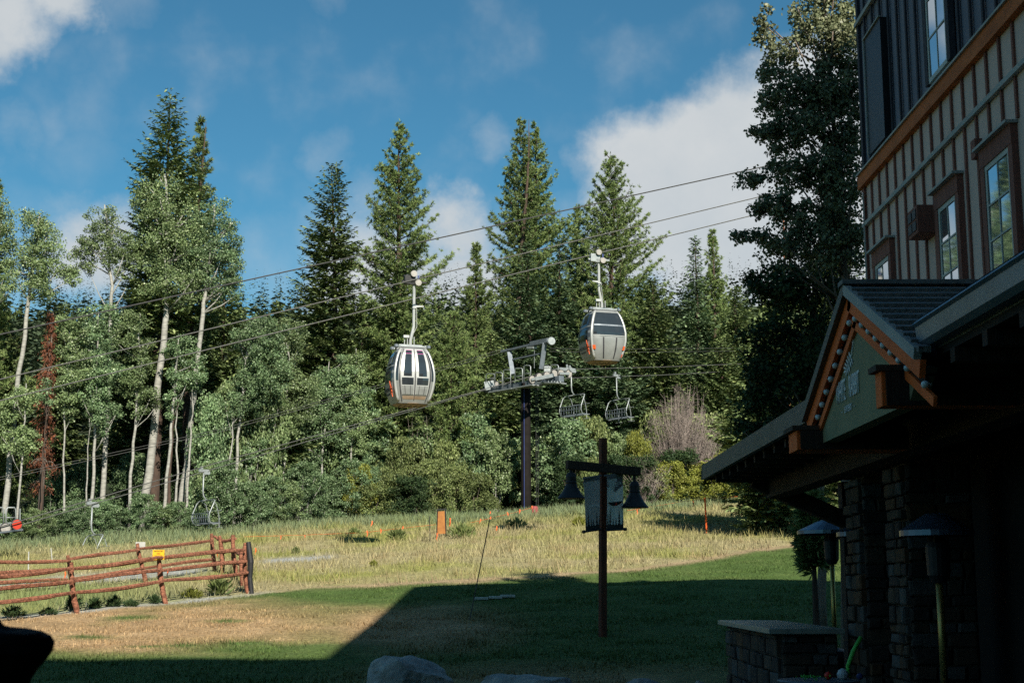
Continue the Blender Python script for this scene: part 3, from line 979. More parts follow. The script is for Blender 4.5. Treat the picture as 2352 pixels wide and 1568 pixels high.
# bare pale trunks seen between the leaves
bare = [((385, 1150), (392, 1060), (400, 960), 13), ((400, 1130), (408, 1060), (404, 900), 10), ((430, 1100), (438, 1010), (444, 900), 9),
        ((520, 1130), (528, 1050), (538, 960), 9), ((95, 1160), (100, 1050), (106, 930), 9), ((570, 1215), (572, 1160), (575, 1080), 5), ((590, 1215), (586, 1140), (592, 1060), 4), ((195, 1200), (200, 1100), (205, 960), 7)]
for i, (a, b, c, w) in enumerate(bare):
    aspen('bare_trunk', ['reddish slim trunk between the two thick leaning aspens', 'second slim trunk between the two thick leaning aspens', 'thin trunk right of the reddish one', 'thin grey trunk below the straight trunked aspen',
                         'grey trunk beside the rust coloured dead tree', 'short white sapling behind the hanging chair', 'thin white sapling right of the hanging chair', 'thin pale trunk behind the low chair'][i], 64 + i % 3, [a, b, c], [(c[0], c[1] - 30, 26, 36)], w, 120 + i,
          'aspen_leaf_cool', limbs=4, n=90, bark='conifer_bark' if i in (0, 4) else 'aspen_bark', group='slim trunks in the aspen stand')


# ---- thicket along the forest edge: bushes copied from a few kinds
def bush_proto(seed, leaf, w, h, ncl, n, size, stems=9):
    r = np.random.default_rng(seed)
    mb = MB()
    C = []
    for i in range(ncl):
        a = r.uniform(0, 6.28); t = r.random() ** .6
        zc = h * (.08 + .9 * r.random() ** .8)
        rr = w * math.sqrt(max(.05, 1 - (zc / h - .35) ** 2 / .48)) * t
        C.append((rr * math.cos(a), rr * math.sin(a), zc))
    C = np.array(C)
    for i in range(stems):
        c = Vector(C[r.integers(ncl)])
        mb.tube([(c.x * .1, c.y * .1, -.1), (c.x * .45, c.y * .45, c.z * .6), c], [.03, .02, .008], 4)
    v, f = leafcloud(C, r.uniform(.25, .5, ncl) * (.5 + .3 * w), n, size, r)
    root = empty('bush', (0, 0, -500))
    st = mb.build('stems', M['aspen_bark' if 'aspen' in leaf else 'grey_bark'], root, base=(0, 0, 0))
    cr = obj('crown', np_mesh('crown', v, f, M[leaf]), root)
    return root


PROTO = {
    'a': bush_proto(1, 'aspen_leaf_cool', 1.3, 3.6, 95, 152, .088, 14), 'b': bush_proto(2, 'aspen_leaf', 1.2, 3.2, 85, 152, .088, 12),
    'w': bush_proto(3, 'willow_leaf', 1.5, 2.6, 85, 152, .088), 'v': bush_proto(4, 'willow_leaf', 1.6, 2.2, 80, 152, .088),
    'y': bush_proto(5, 'yellow_leaf', 1.5, 2.6, 85, 152, .088), 'd': bush_proto(6, 'weed_leaf', 1.4, 3.0, 80, 133, .088)}
_used = set()


def put_bush(kind, px, Y, w_px, h_px, name, label, group, rz):
    p = PROTO[kind]
    if kind in _used: o = copy_tree(p)
    else: o = p; _used.add(kind)
    o.name = name
    if 1150 < px < 1262 and Y < 84: Y = 85.5
    X = (px - 1176) / F * Y * 1.0
    o.location = (X, Y, hz(X, Y) - .05)
    dims = {'a': (1.3, 3.6), 'b': (1.2, 3.2), 'w': (1.5, 2.6), 'v': (1.6, 2.2), 'y': (1.5, 2.6), 'd': (1.4, 3.0)}[kind]
    s = Y / F
    sw = w_px * .5 * s / (dims[0] * 1.15); sh = h_px * s / (dims[1] * 1.05)
    o.scale = (sw, sw, sh)
    o.rotation_euler = (0, 0, rz)
    tag(o, label, 'shrub' if kind != 'a' and kind != 'b' else 'tree', group)
    return o


rb = random.Random(4)
ORD = ['first', 'second', 'third', 'fourth', 'fifth', 'sixth', 'seventh', 'eighth', 'ninth', 'tenth', 'eleventh', 'twelfth', 'thirteenth', 'fourteenth', 'fifteenth', 'sixteenth', 'seventeenth', 'eighteenth', 'nineteenth', 'twentieth', 'twenty-first', 'twenty-second', 'twenty-third', 'twenty-fourth', 'twenty-fifth', 'twenty-sixth', 'twenty-seventh', 'twenty-eighth']


def row(kinds, x0, x1, dx, back, w, h, name, label, group, Yref):
    for i, x in enumerate(range(x0, x1, dx)):
        xx = x + rb.uniform(-.28, .28) * dx
        Yg = float(treeline((xx - 1176) / F * Yref)) + rb.uniform(*back)
        put_bush(rb.choice(kinds), xx, Yg, rb.uniform(*w), rb.uniform(*h), name, label % ORD[i], group, rb.uniform(0, 6))


# front row of saplings under the aspens, taller ones behind, and the willow thicket to the right
row('abab', -40, 470, 46, (.3, 1.4), (80, 115), (60, 105), 'aspen_sapling', 'low leafy aspen sapling of the front row, %s from the left edge', 'saplings at the foot of the aspens', 66)
row('abab', 480, 880, 46, (.3, 1.6), (95, 130), (110, 180), 'aspen_sapling', 'leafy aspen sapling at the meadow edge, %s from the fence corner', 'saplings right of the fence corner', 72)
row('abd', 30, 470, 88, (7, 9), (110, 150), (150, 230), 'aspen_sapling', 'taller aspen sapling under the tall aspens, %s from the left edge', 'taller saplings under the tall aspens', 62)
row('abb', 470, 890, 44, (2.5, 5), (120, 160), (240, 370), 'aspen_sapling', 'tall bushy aspen sapling between the fence and the cabins, %s from the fence', 'tall saplings right of the fence', 64)
row('wvwvd', 850, 1560, 50, (.3, 1.6), (110, 155), (85, 140), 'willow_shrub', 'rounded green willow of the meadow edge, %s from the yellow willow', 'willows along the meadow edge', 76)
row('wvbad', 860, 1720, 56, (2.5, 4.5), (125, 175), (150, 240), 'willow_shrub', 'taller shrub behind the willows, %s from the yellow willow', 'taller shrubs behind the willows', 80)
put_bush('y', 828, 77.6, 105, 135, 'willow_shrub', 'yellow green willow glowing in front of the aspens', None, 1.0)
for lb, x, Y, w, h in (('yellowish willow right of the dead grey thicket', 1660, 85.5, 110, 120), ('yellow green shrub under the right banner bell', 1540, 83.5, 130, 105),
                       ('broad yellow green shrub below the roof corner of the eatery', 1640, 84.5, 180, 100), ('yellowish shrub left of the dead grey thicket', 1465, 84, 90, 175), ('shrub at the roof corner of the eatery', 1750, 87, 130, 90)):
    put_bush('y' if 'yellow' in lb else 'w', x, Y, w, h, 'willow_shrub', lb, None, rb.uniform(0, 6))


# ---- dead grey thicket
def dead_thicket(name, label, Y, px, h_px, w_px, n, seed, mat='dead_twig', sub=3):
    r = np.random.default_rng(seed)
    X = (px - 1176) / F * Y
    base = Vector((X, Y, hz(X, Y)))
    root = empty(name, base); tag(root, label, 'shrub')
    s = Y / F; h = h_px * s; w = w_px * s * .5
    mb = MB()
    for i in range(n):
        a = r.uniform(0, 6.28); sp = r.random() ** .7
        L = h * r.uniform(.6, 1.02) * (1 - .38 * sp ** 2)
        b = Vector((w * .30 * sp * math.cos(a), w * .30 * sp * math.sin(a), 0))
        t = Vector((w * sp * math.cos(a) * 1.15, w * sp * math.sin(a) * 1.15, L))
        m = b.lerp(t, .5) + Vector((r.normal(0, .13), r.normal(0, .13), .12)); m2 = m.lerp(t, .5) + Vector((r.normal(0, .12), r.normal(0, .12), 0))
        k0 = r.uniform(.6, 1.6)
        mb.tube([b, m, m2, t], [.022 * k0, .016 * k0, .010 * k0, .005], 3, cap=False)
        for k in range(sub):
            u = r.uniform(.4, .95)
            p = m.lerp(t, (u - .4) / .6)
            q = p + Vector((r.normal(0, .34), r.normal(0, .34), r.uniform(-.05, .5)))
            mb.tube([p, q], [.01, .004], 3, cap=False)
    mb.build('twigs', M[mat], root, base=(0, 0, 0))
    return root


dead_thicket('dead_shrub', 'big leafless grey brown thicket under the firs', 86.5, 1568, 275, 178, 400, 201, sub=8)
dead_thicket('dead_shrub', 'tangle of bare pale branches under the gondola with doors', 81.5, 945, 265, 170, 26, 202, sub=9)
dead_thicket('dead_shrub', 'bare twigs showing among the aspens', 80.5, 690, 300, 110, 16, 203, sub=8)
dead_thicket('dead_shrub', 'low grey twigs under the right end of the banner bar', 82.5, 1475, 118, 130, 150, 204)


def dead_conifer(label, Y, x, ytop, hw, seed):
    r = np.random.default_rng(seed)
    p = at(x, ytop, Y); base = Vector((p.x, Y, hz(p.x, Y))); Ht = p.z - base.z
    root = empty('dead_conifer', base); tag(root, label, 'tree')
    mb = MB(); mb.tube([(0, 0, -.1), (.05, 0, Ht * .5), (.12, 0, Ht)], [.17, .11, .02], 7)
    P, D = [], []
    R = hw * Y / F
    for i in range(170):
        t = r.random() ** .9; z = Ht * (.22 + .76 * t); a = r.uniform(0, 6.28); L = R * (1.1 - .8 * t) * r.uniform(.5, 1.1)
        tip = Vector((L * math.cos(a), L * math.sin(a), z - .5 * L))
        mb.tube([(0.03, 0, z), (L * .6 * math.cos(a), L * .6 * math.sin(a), z - .05), tip], [.022, .014, .005], 3, cap=False)
        k = 26
        u = r.uniform(.25, 1, k)[:, None]
        P.append(np.array([[0, 0, z]]) * (1 - u) + np.array([tip[:]]) * u + r.normal(0, .1, (k, 3)))
        D.append(r.normal(0, .6, (k, 3)) + np.array([0, 0, -1.0]))
    P = np.concatenate(P); D = np.concatenate(D); keep = r.random(len(P)) < .85
    P, D = P[keep], D[keep]
    v, f = diamonds(P, D, rand_unit(r, len(P)), r.uniform(.12, .3, len(P)), r.uniform(.03, .06, len(P)))
    mb.build('trunk', M['grey_bark'], root, base=(0, 0, 0), smooth=True)
    obj('crown', np_mesh('crown', v, f, M['red_needle']), root)


dead_conifer('dead conifer hung with rust red needles among the aspens', 70.5, 118, 705, 34, 211)

# ---- cottonwood by the building
aspen('cottonwood_tree', 'tall cottonwood against the sky beside the lodge, lit only at the top', 26.3, [(1930, 1180), (1940, 900), (1938, 600), (1925, 350), (1900, 100), (1890, -120)],
      [(1880, 60, 75, 85), (1940, 40, 60, 90), (1800, 120, 40, 50), (1757, 60, 22, 70), (1765, 160, 30, 40), (1840, 190, 70, 60), (1920, 200, 70, 80), (1780, 235, 50, 45), (1850, 290, 90, 55), (1940, 330, 60, 80),
       (1760, 300, 52, 22), (1830, 390, 90, 50), (1730, 410, 44, 26), (1930, 460, 66, 80), (1840, 500, 70, 55), (1760, 470, 45, 30), (1725, 540, 52, 26), (1800, 570, 70, 50), (1890, -60, 80, 80), (1930, 130, 60, 70), (1880, 240, 70, 60), (1905, 400, 80, 70), (1955, 250, 40, 90), (1955, 560, 45, 90), (1880, 560, 70, 70), (1800, 310, 60, 50), (1790, 460, 60, 40)], 30, 71, 'shade_leaf', dens=150, n=46, size=.066, limbs=60, bark='grey_bark', cr=(.24, .44))
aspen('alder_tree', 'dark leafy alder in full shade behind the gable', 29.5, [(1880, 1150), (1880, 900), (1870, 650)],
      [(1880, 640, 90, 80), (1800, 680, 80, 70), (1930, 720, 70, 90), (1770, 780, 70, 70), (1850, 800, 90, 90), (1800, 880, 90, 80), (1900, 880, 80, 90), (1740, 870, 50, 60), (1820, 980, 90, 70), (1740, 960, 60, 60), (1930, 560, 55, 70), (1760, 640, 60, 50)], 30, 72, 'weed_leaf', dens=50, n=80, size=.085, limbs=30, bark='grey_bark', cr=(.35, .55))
conifer('pine_tree', 'young pine showing needles beside the patio heater', 'pine', 25, 1866, 1165, 26, 73, base_frac=.62)

# ---- far wooded hillside, one mass
def far_wood():
    r = np.random.default_rng(301)
    parts = []
    n = 1500
    Y = r.uniform(118, 425, n) ** 1.0
    X = r.uniform(-.52, .46, n) * Y
    for x, y in zip(X, Y):
        h = r.uniform(8, 17); w = h * r.uniform(.14, .20); z0 = hz(x, y)
        m = int(95 if y < 240 else 60)
        t = r.random(m) ** 1.4
        a = r.uniform(0, 6.28, m)
        rad = w * (1 - t) ** .8 * r.uniform(.3, 1, m)
        P = np.stack([x + rad * np.cos(a) * .4, y + rad * np.sin(a) * .4, z0 + h * (.06 + .92 * t)], 1)
        D = np.stack([np.cos(a), np.sin(a), r.uniform(-.5, .25, m)], 1)
        N = np.stack([r.normal(0, .5, m), r.normal(0, .5, m), np.ones(m)], 1)
        L = np.maximum(w * (1 - t) * .9, .3) * r.uniform(.7, 1.2, m)
        parts.append(diamonds(P, D, N, L, L * .62))
    v, f = join(parts)
    o = obj('far_forest', np_mesh('far_forest', v, f, M['far_needle']))
    tag(o, 'far hillside covered in conifers behind the near trees', 'forest', kind='stuff')


far_wood()

# ------------------------------------------------------------------ lettering
_txt = {}


def text_mesh(body, size, depth=.004, mat=None, sx=1.0):
    key = (body, size, depth, mat.name if mat else '', sx)
    if key in _txt: return _txt[key]
    cu = bpy.data.curves.new('lettering', 'FONT')
    cu.body = body; cu.size = size; cu.align_x = 'CENTER'; cu.align_y = 'CENTER'; cu.extrude = depth; cu.resolution_u = 2
    cu.space_line = .95
    o = bpy.data.objects.new('lettering', cu)
    COL.objects.link(o)
    dg = bpy.context.evaluated_depsgraph_get()
    me = bpy.data.meshes.new_from_object(o.evaluated_get(dg))
    COL.objects.unlink(o); bpy.data.objects.remove(o)
    for v in me.vertices: v.co.x *= sx
    me.materials.clear()
    if mat: me.materials.append(mat)
    _txt[key] = me
    return me


def text(name, body, size, loc, right, up, mat, parent=None, sx=1.0, depth=.004):
    """lettering at loc (parent space) reading along right, standing along up"""
    me = text_mesh(body, size, depth, mat, sx)
    o = bpy.data.objects.new(name, me)
    r = Vector(right).normalized(); u = Vector(up); u = (u - r * u.dot(r)).normalized(); n = r.cross(u)
    o.matrix_local = Matrix(((r.x, u.x, n.x, loc[0]), (r.y, u.y, n.y, loc[1]), (r.z, u.z, n.z, loc[2]), (0, 0, 0, 1)))
    if parent:
        o.parent = parent
        o.matrix_parent_inverse = Matrix.Identity(4)
    return link(o)


# ------------------------------------------------------------------ gondola lift
_zp = [0, .12, .3, .55, .85, 1.15, 1.5, 1.8, 2.0, 2.1]
_ap = [.62, .68, .75, .82, .865, .865, .80, .70, .60, .50]
_bp = [.56, .62, .69, .76, .80, .80, .74, .65, .56, .47]
SE = 5.0


def cab_a(z): return float(np.interp(z, _zp, _ap))
def cab_b(z): return float(np.interp(z, _zp, _bp))


def cab_pt(side, u, z, off=0.0):
    a, b = cab_a(z), cab_b(z)
    w = (1 - abs(u) ** SE) ** (1 / SE)
    if side == 'front': return Vector((u * a, -b * w - off, z))
    if side == 'back': return Vector((-u * a, b * w + off, z))
    if side == 'left': return Vector((-a * w - off, -u * b, z))
    return Vector((a * w + off, u * b, z))


def cab_patch(mb, side, u0, u1, z0, z1, off, nu=6, nz_=6, thick=.02):
    vs, fs = [], []
    for o_ in (off, off - thick):
        for j in range(nz_ + 1):
            for i in range(nu + 1):
                vs.append(cab_pt(side, u0 + (u1 - u0) * i / nu, z0 + (z1 - z0) * j / nz_, o_))
    k = (nu + 1) * (nz_ + 1)
    for j in range(nz_):
        for i in range(nu):
            q = j * (nu + 1) + i
            fs.append((q, q + 1, q + nu + 2, q + nu + 1))
    rim = [i for i in range(nu + 1)] + [(j + 1) * (nu + 1) - 1 for j in range(1, nz_ + 1)] + [nz_ * (nu + 1) + i for i in range(nu - 1, -1, -1)] + [j * (nu + 1) for j in range(nz_ - 1, 0, -1)]
    for q in range(len(rim)):
        a, b = rim[q], rim[(q + 1) % len(rim)]
        fs.append((a, b, b + k, a + k))
    mb.add(vs, fs)


def gondola(label, grip_px, bottom_px, Y, yaw, doors):
    p = at(bottom_px[0], bottom_px[1], Y)
    g = at(grip_px[0], grip_px[1], Y)
    root = empty('gondola_cabin', p, yaw)
    tag(root, label, 'gondola', 'gondola cabins on the cable')
    Z0 = Vector((0, 0, 0))
    zr = g.z - p.z                                     # rope height above the cabin floor
    # shell
    mb = MB(); n = 48; vs = []; fs = []
    zz = [0, .06, .12, .2, .3, .42, .55, .7, .85, 1.0, 1.15, 1.32, 1.5, 1.65, 1.8, 1.9, 2.0, 2.06, 2.1]
    for z in zz:
        for k in range(n):
            t = 2 * math.pi * k / n; c, s = math.cos(t), math.sin(t)
            vs.append((cab_a(z) * math.copysign(abs(c) ** (2 / SE), c), cab_b(z) * math.copysign(abs(s) ** (2 / SE), s), z))
    for j in range(len(zz) - 1):
        for k in range(n):
            k2 = (k + 1) % n
            fs.append((j * n + k, j * n + k2, (j + 1) * n + k2, (j + 1) * n + k))
    fs.append(tuple((len(zz) - 1) * n + k for k in range(n)))
    mb.add(vs, fs); mb.build('shell', M['cabin_silver'], root, base=Z0, smooth=True)
    mb = MB(); mb.lathe([(.50, -.05), (.60, -.04), (.66, .0), (.64, .015)], 24)
    fl = mb.build('floor_pan', M['cabin_floor'], root, base=Z0); fl.scale = (1.0, .92, 1)
    for i in range(5):
        for yq in (-.2, .12):
            mb = MB(); mb.box((-.4 + .2 * i, yq, -.06), (.06, .16, .02)); mb.build('floor_slot', M['cabin_dark'], fl, base=Z0)
    # glazing of the end faces and the back
    for side in ('left', 'right'):
        mb = MB(); cab_patch(mb, side, -.84, .84, .80, 1.93, .012, 8, 8); w = mb.build('window', M['cabin_glass'], root, base=Z0, smooth=False)
        mb = MB(); cab_patch(mb, side, -.84, .84, 1.36, 1.41, .02, 8, 1); mb.build('window_bar', M['cabin_silver'], w, base=Z0)
        mb = MB(); cab_patch(mb, side, -.9, .9, .16, .74, .010, 8, 4); mb.build('side_panel', M['cabin_white'], root, base=Z0)
    if doors:
        mb = MB(); cab_patch(mb, 'front', -.70, -.66, .05, 2.05, .018, 1, 10); cab_patch(mb, 'front', .66, .70, .05, 2.05, .018, 1, 10); cab_patch(mb, 'front', -.015, .015, .1, 2.05, .018, 1, 10)
        mb.build('door_gap', M['cabin_dark'], root, base=Z0)
        for s in (-1, 1):
            lo, hi = sorted((s * .035, s * .63))
            mb = MB(); cab_patch(mb, 'front', lo, hi, .30, 2.04, .030, 4, 10)
            d = mb.build('door', M['cabin_frame'], root, base=Z0)
            gl, gh = lo + .12, hi - .12
            mb = MB(); cab_patch(mb, 'front', gl, gh, .98, 1.83, .040, 4, 8); mb.build('pane', M['cabin_glass'], d, base=Z0)
            mb = MB(); cab_patch(mb, 'front', gl, gh, 1.87, 1.97, .040, 4, 2); mb.build('pane', M['cabin_glass'], d, base=Z0)
            mb = MB(); cab_patch(mb, 'front', gl, gh, 1.845, 1.862, .044, 4, 1); cab_patch(mb, 'front', gl, gh, 1.975, 1.99, .044, 4, 1); mb.build('tinted_edge', M['magenta_film'], d, base=Z0)
            mb = MB(); cab_patch(mb, 'front', lo + .04, hi - .04, .66, .92, .040, 4, 3); mb.build('pane', M['cabin_glass'], d, base=Z0)
            mb = MB(); cab_patch(mb, 'front', lo + .03, hi - .03, .32, .62, .042, 4, 3); kp = mb.build('kick_panel', M['cabin_silver'], d, base=Z0)
            mb = MB(); cab_patch(mb, 'front', lo + .15, lo + .17, .32, .62, .050, 1, 3); cab_patch(mb, 'front', hi - .19, hi - .17, .32, .62, .050, 1, 3); mb.build('ski_slot', M['cabin_dark'], kp, base=Z0)
            lo2, hi2 = sorted((s * .735, s * .90))
            mb = MB(); cab_patch(mb, 'front', lo2, hi2, .82, 1.90, .014, 3, 8); mb.build('quarter_window', M['cabin_glass'], root, base=Z0)
        mb = MB(); cab_patch(mb, 'front', -.62, .62, .14, .26, .012, 8, 2); mb.build('door_sill', M['cabin_floor'], root, base=Z0)
    else:
        mb = MB(); cab_patch(mb, 'front', -.80, .80, 1.02, 1.98, .014, 10, 8); w = mb.build('window', M['cabin_glass'], root, base=Z0)
        mb = MB(); cab_patch(mb, 'front', -.79, .79, 1.40, 1.46, .017, 10, 1); mb.build('seat_back', M['galv_dark'], w, base=Z0)
        mb = MB(); cab_patch(mb, 'front', -.82, .82, .98, 1.01, .022, 10, 1); mb.build('window_trim', M['cabin_frame'], w, base=Z0)
        for u in (-.30, .36):
            mb = MB(); cab_patch(mb, 'front', u - .035, u + .03, .08, .92, .016, 2, 8); mb.build('ski_groove', M['cabin_dark'], root, base=Z0)
        for s in (-1, 1):
            mb = MB(); cab_patch(mb, 'front', min(s * .74, s * .93), max(s * .74, s * .93), .42, .58, .05, 3, 3); mb.build('marker_light', M['orange'], root, base=Z0)
        mb = MB(); cab_patch(mb, 'front', .80, .93, .14, .26, .05, 2, 2); mb.build('marker_light', M['orange'], root, base=Z0)
    mb = MB(); cab_patch(mb, 'back', -.8, .8, 1.0, 1.95, .014, 8, 8); mb.build('window', M['cabin_glass'], root, base=Z0)
    # corner frames
    for sx in (-1, 1):
        for sy in (-1, 1):
            pts = []
            for z in np.linspace(.08, 2.06, 14):
                k = .5 ** (1 / SE)
                pts.append((sx * cab_a(z) * (.93 * k + .05), sy * cab_b(z) * (.93 * k + .05), z))
            mb = MB(); mb.tube(pts, .055, 6); mb.build('corner_frame', M['cabin_frame'], root, base=Z0, smooth=True)
    # lettering and star on the end panel
    up = Vector((-.20, 0, 1)).normalized()
    text('lettering', 'NORTHSTAR', .20, (-.83, .10, .52), (0, -1, 0), up, M['logo_dark'], root, .9)
    text('lettering', 'CALIFORNIA', .10, (-.795, .12, .36), (0, -1, 0), up, M['logo_dark'], root, .9)
    mb = MB()
    for k in range(9):
        a = 6.283 * k / 9 + .2; L = .30 if k % 2 == 0 else .2
        c = Vector((-.845, -.50, .50)); e = Vector((-.845 - .2 * L * math.sin(a), -.50 + L * .55 * math.cos(a), .50 + L * math.sin(a)))
        mb.bar(c, e, .075, .03, up=(1, 0, 0), w1=.02)
    mb.build('star_emblem', M['star_red'], root, base=Z0)
    # roof carriage
    mb = MB(); mb.box((0, -.30, 2.17), (1.25, .07, .08)); mb.box((0, .30, 2.17), (1.25, .07, .08)); mb.box((-.5, 0, 2.2), (.07, .7, .06)); mb.box((.5, 0, 2.2), (.07, .7, .06)); mb.box((0, 0, 2.24), (.9, .16, .10))
    rr = mb.build('roof_rack', M['galv'], root, base=Z0, bevel=.01)
    for sx in (-1, 1):
        for sy in (-1, 1):
            mb = MB(); mb.lathe([(.075, 0), (.085, .02), (.085, .09), (.05, .12)], 10, (sx * .62, sy * .33, 2.12)); mb.build('buffer', M['galv_dark'], rr, base=Z0)
    mb = MB(); mb.box((0, 0, 2.12), (.9, .75, .05)); mb.build('roof_cap', M['cabin_dark'], root, base=Z0)
    xo = .12 if doors else -.12
    zt = zr
    mb = MB(); mb.tube([(0, 0, 2.26), (.0, 0, 2.45), (xo * .5, 0, 2.72), (xo, 0, 3.0), (xo, 0, zt - .12)], [.06, .06, .06, .055, .055], 8)
    mb.tube([(-.12, 0, 2.26), (-.12, 0, 2.55)], .02, 6); mb.tube([(.14, 0, 2.26), (.14, 0, 2.60)], .02, 6); mb.tube([(-.22, .05, 2.26), (-.22, .05, 2.62)], .02, 6)
    mb.box((-.17, 0, 2.60), (.22, .12, .10)); mb.box((xo, 0, zt - 1.0), (.14, .16, .06)); mb.bar((xo, 0, zt - .95), (xo + (.38 if doors else -.3), 0, zt - .93), .07, .09, h1=.04)
    mb.tube([(xo + .1, 0, zt - 1.0), (xo + .12, 0, 3.0), (.05, 0, 2.6)], .012, 5)
    mb.build('hanger', M['cabin_frame'], root, base=Z0, smooth=False)
    mb = MB(); mb.box((xo - .18, 0, zt + .06), (.42, .22, .34)); mb.box((xo - .02, -.05, zt - .05), (.34, .12, .16)); mb.box((xo, 0, zt - .01), (.95, .10, .07))
    gr = mb.build('grip', M['black_metal'] if doors else M['galv'], root, base=Z0, bevel=.015)
    for (dx, dz) in ((-.06, .28), (.12, -.06)):
        mb = MB(); mb.lathe([(.04, -.05), (.12, -.05), (.125, -.02), (.105, .0), (.125, .02), (.12, .05), (.04, .05)], 16, (xo + dx, -.16, zt + dz), (0, 1, 0)); mb.build('roller', M['wheel_white'], gr, base=Z0)
    mb = MB(); mb.box((xo + .13, -.12, zt + .14), (.05, .05, .18)); mb.build('spring', M['toy_blue'], gr, base=Z0)
    return root


YAW = math.radians(18)
gondola('silver gondola cabin with its double doors and magenta edged panes facing us', (950, 647), (941, 930), 53, YAW, True)
gondola('silver gondola cabin with one wide window, orange corner lights and star emblem', (1372, 597), (1384, 832), 58, YAW, False)


def cable(name, label, a, b, rad, mat, sag=0.0, group=None, mid=None):
    a, b = Vector(a), Vector(b)
    pts = []
    n = 24
    for i in range(n + 1):
        t = i / n
        p = a.lerp(b, t); p.z -= sag * 4 * t * (1 - t)
        pts.append(p)
    mb = MB(); mb.tube(pts, rad, 6)
    o = mb.build(name, M[mat], None, base=a)
    return tag(o, label, 'cable', group)


def yplan(x, x0, Y0, yaw=YAW):
    """distance at picture column x of a level line through column x0 at Y0, running at yaw"""
    X0 = (x0 - 1176) / F * Y0; k = (x - 1176) / F
    t = (k * Y0 - X0) / (math.cos(yaw) - k * math.sin(yaw))
    return Y0 + t * math.sin(yaw)


def image_cable(name, label, p, q, x0, Y0, rad, mat, ext=(-300, 2300)):
    s = (q[1] - p[1]) / (q[0] - p[0])
    e = [(x, p[1] + s * (x - p[0])) for x in ext]
    return cable(name, label, at(*e[0], yplan(e[0][0], x0, Y0)), at(*e[1], yplan(e[1][0], x0, Y0)), rad, mat)


image_cable('haul_rope', 'gondola rope carrying the cabin with doors', (0, 871), (1720, 458), 950, 53, .022, 'cable')
image_cable('haul_rope', 'lower gondola rope carrying the cabin with the wide window', (0, 920), (1800, 477), 1372, 58, .023, 'cable')
image_cable('signal_cable', 'dark topmost cable above both gondola ropes', (0, 768), (1740, 386), 900, 50, .024, 'cable_dark')

# ------------------------------------------------------------------ chair lift
RD = Vector((.775, .634, 0))                    # uphill direction of the rope in plan
AD = Vector((.634, -.775, 0))                   # along the crossarm, towards us
TWX, TWY = (1208 - 1176) / F * 79, 79.0


def c6(x, y):
    return ((1780 + x / 3.136) * .60917, (1200 + y / 3.136) * .60917)


def yarm(px):
    return 77.1 + (1273 - px) / (1273 - 1125) * 4.4


def a6(x, y, dY=0.0):
    px, py = c6(x, y)
    return at(px, py, yarm(px) + dY)


tb = Vector((TWX, TWY, hz(TWX, TWY)))
tower = empty('lift_tower', tb)
tag(tower, 'chairlift tower with dark post, railed catwalk and pulley wheels', 'lift tower')
ct = at(1208, 890, 79)
mb = MB(); mb.tube([tb - Vector((0, 0, .3)), tb + Vector((0, 0, .4)), Vector((tb.x, tb.y, ct.z + .25))], [.30, .29, .26], 20); mb.build('post', M['tower_brown'], tower, smooth=True)
mb = MB(); mb.tube([Vector((tb.x - .1, tb.y - .33, tb.z)), Vector((tb.x - .1, tb.y - .30, ct.z))], .018, 6); mb.build('conduit', M['toy_blue'], tower)
mb = MB()
for s in (-.2, .2): mb.tube([Vector((tb.x + .62 + s * .3, tb.y + s, tb.z + .2)), Vector((tb.x + .62 + s * .3, tb.y + s, ct.z))], .018, 5)
k = 0
while tb.z + .5 + k * .32 < ct.z:
    zc = tb.z + .5 + k * .32; mb.bar((tb.x + .56, tb.y - .2, zc), (tb.x + .68, tb.y + .2, zc), .025, .025); k += 1
mb.build('ladder', M['black_metal'], tower)
L0, R0 = a6(215, 850), a6(1060, 715)
mb = MB(); mb.bar(L0, R0, .34, .34); mb.build('crossarm', M['galv_dark'], tower, bevel=.02)
for (x0, y0, x1, y1) in ((250, 880, 520, 835), (530, 832, 770, 790), (820, 765, 1055, 765)):
    mb = MB(); p, q = a6(x0, y0, -.5), a6(x1, y1, -.5); mb.bar(p, q, .75, .06)
    for t in np.linspace(.05, .95, 7):
        c = p.lerp(q, t); mb.box(c + Vector((0, -.2, .0)), (.04, .5, .10))
    mb.build('catwalk', M['galv'], tower)
for (x0, yt, x1, yb) in ((165, 655, 265, 760), (270, 640, 358, 830), (372, 607, 455, 800), (507, 588, 595, 765), (613, 557, 692, 740), (845, 560, 912, 600), (932, 550, 1020, 640)):
    p0 = a6(x0, yb, -.6); p1 = a6(x0, yt + 14, -.6); p2 = a6(x0 + 12, yt, -.6); p3 = a6(x1 - 12, yt, -.6); p4 = a6(x1, yt + 14, -.6); p5 = a6(x1, yb - 12, -.6)
    mb = MB(); mb.tube([p0, p1, p2, p3, p4, p5], .028, 6); mb.tube([p0.lerp(p1, .5), p5.lerp(p4, .5)], .02, 6)
    mb.build('railing', M['galv'], tower, smooth=True)
mb = MB(); mb.bar(a6(440, 400), a6(482, 665), .26, .26); mb.build('frame_post', M['galv_dark'], tower, bevel=.02)
mb = MB(); mb.bar(a6(860, 290), a6(818, 600), .26, .26); mb.build('frame_post', M['galv_dark'], tower, bevel=.02)
mb = MB(); mb.bar(a6(350, 397), a6(720, 308), .22, .12); mb.bar(a6(350, 380), a6(640, 325), .10, .05); mb.bar(a6(700, 305), a6(905, 262), .26, .26); mb.build('frame_beam', M['galv_dark'], tower, bevel=.015)
mb = MB(); mb.lathe([(.0, -.06), (.2, -.06), (.24, 0), (.2, .06), (0, .06)], 18, a6(938, 270), (.3, -1, 0)); mb.bar(a6(938, 250), a6(938, 305), .16, .09); mb.build('end_bracket', M['galv'], tower)
mb = MB(); mb.bar(a6(480, 485), a6(812, 415), .06, .08); mb.build('brace', M['galv_dark'], tower)
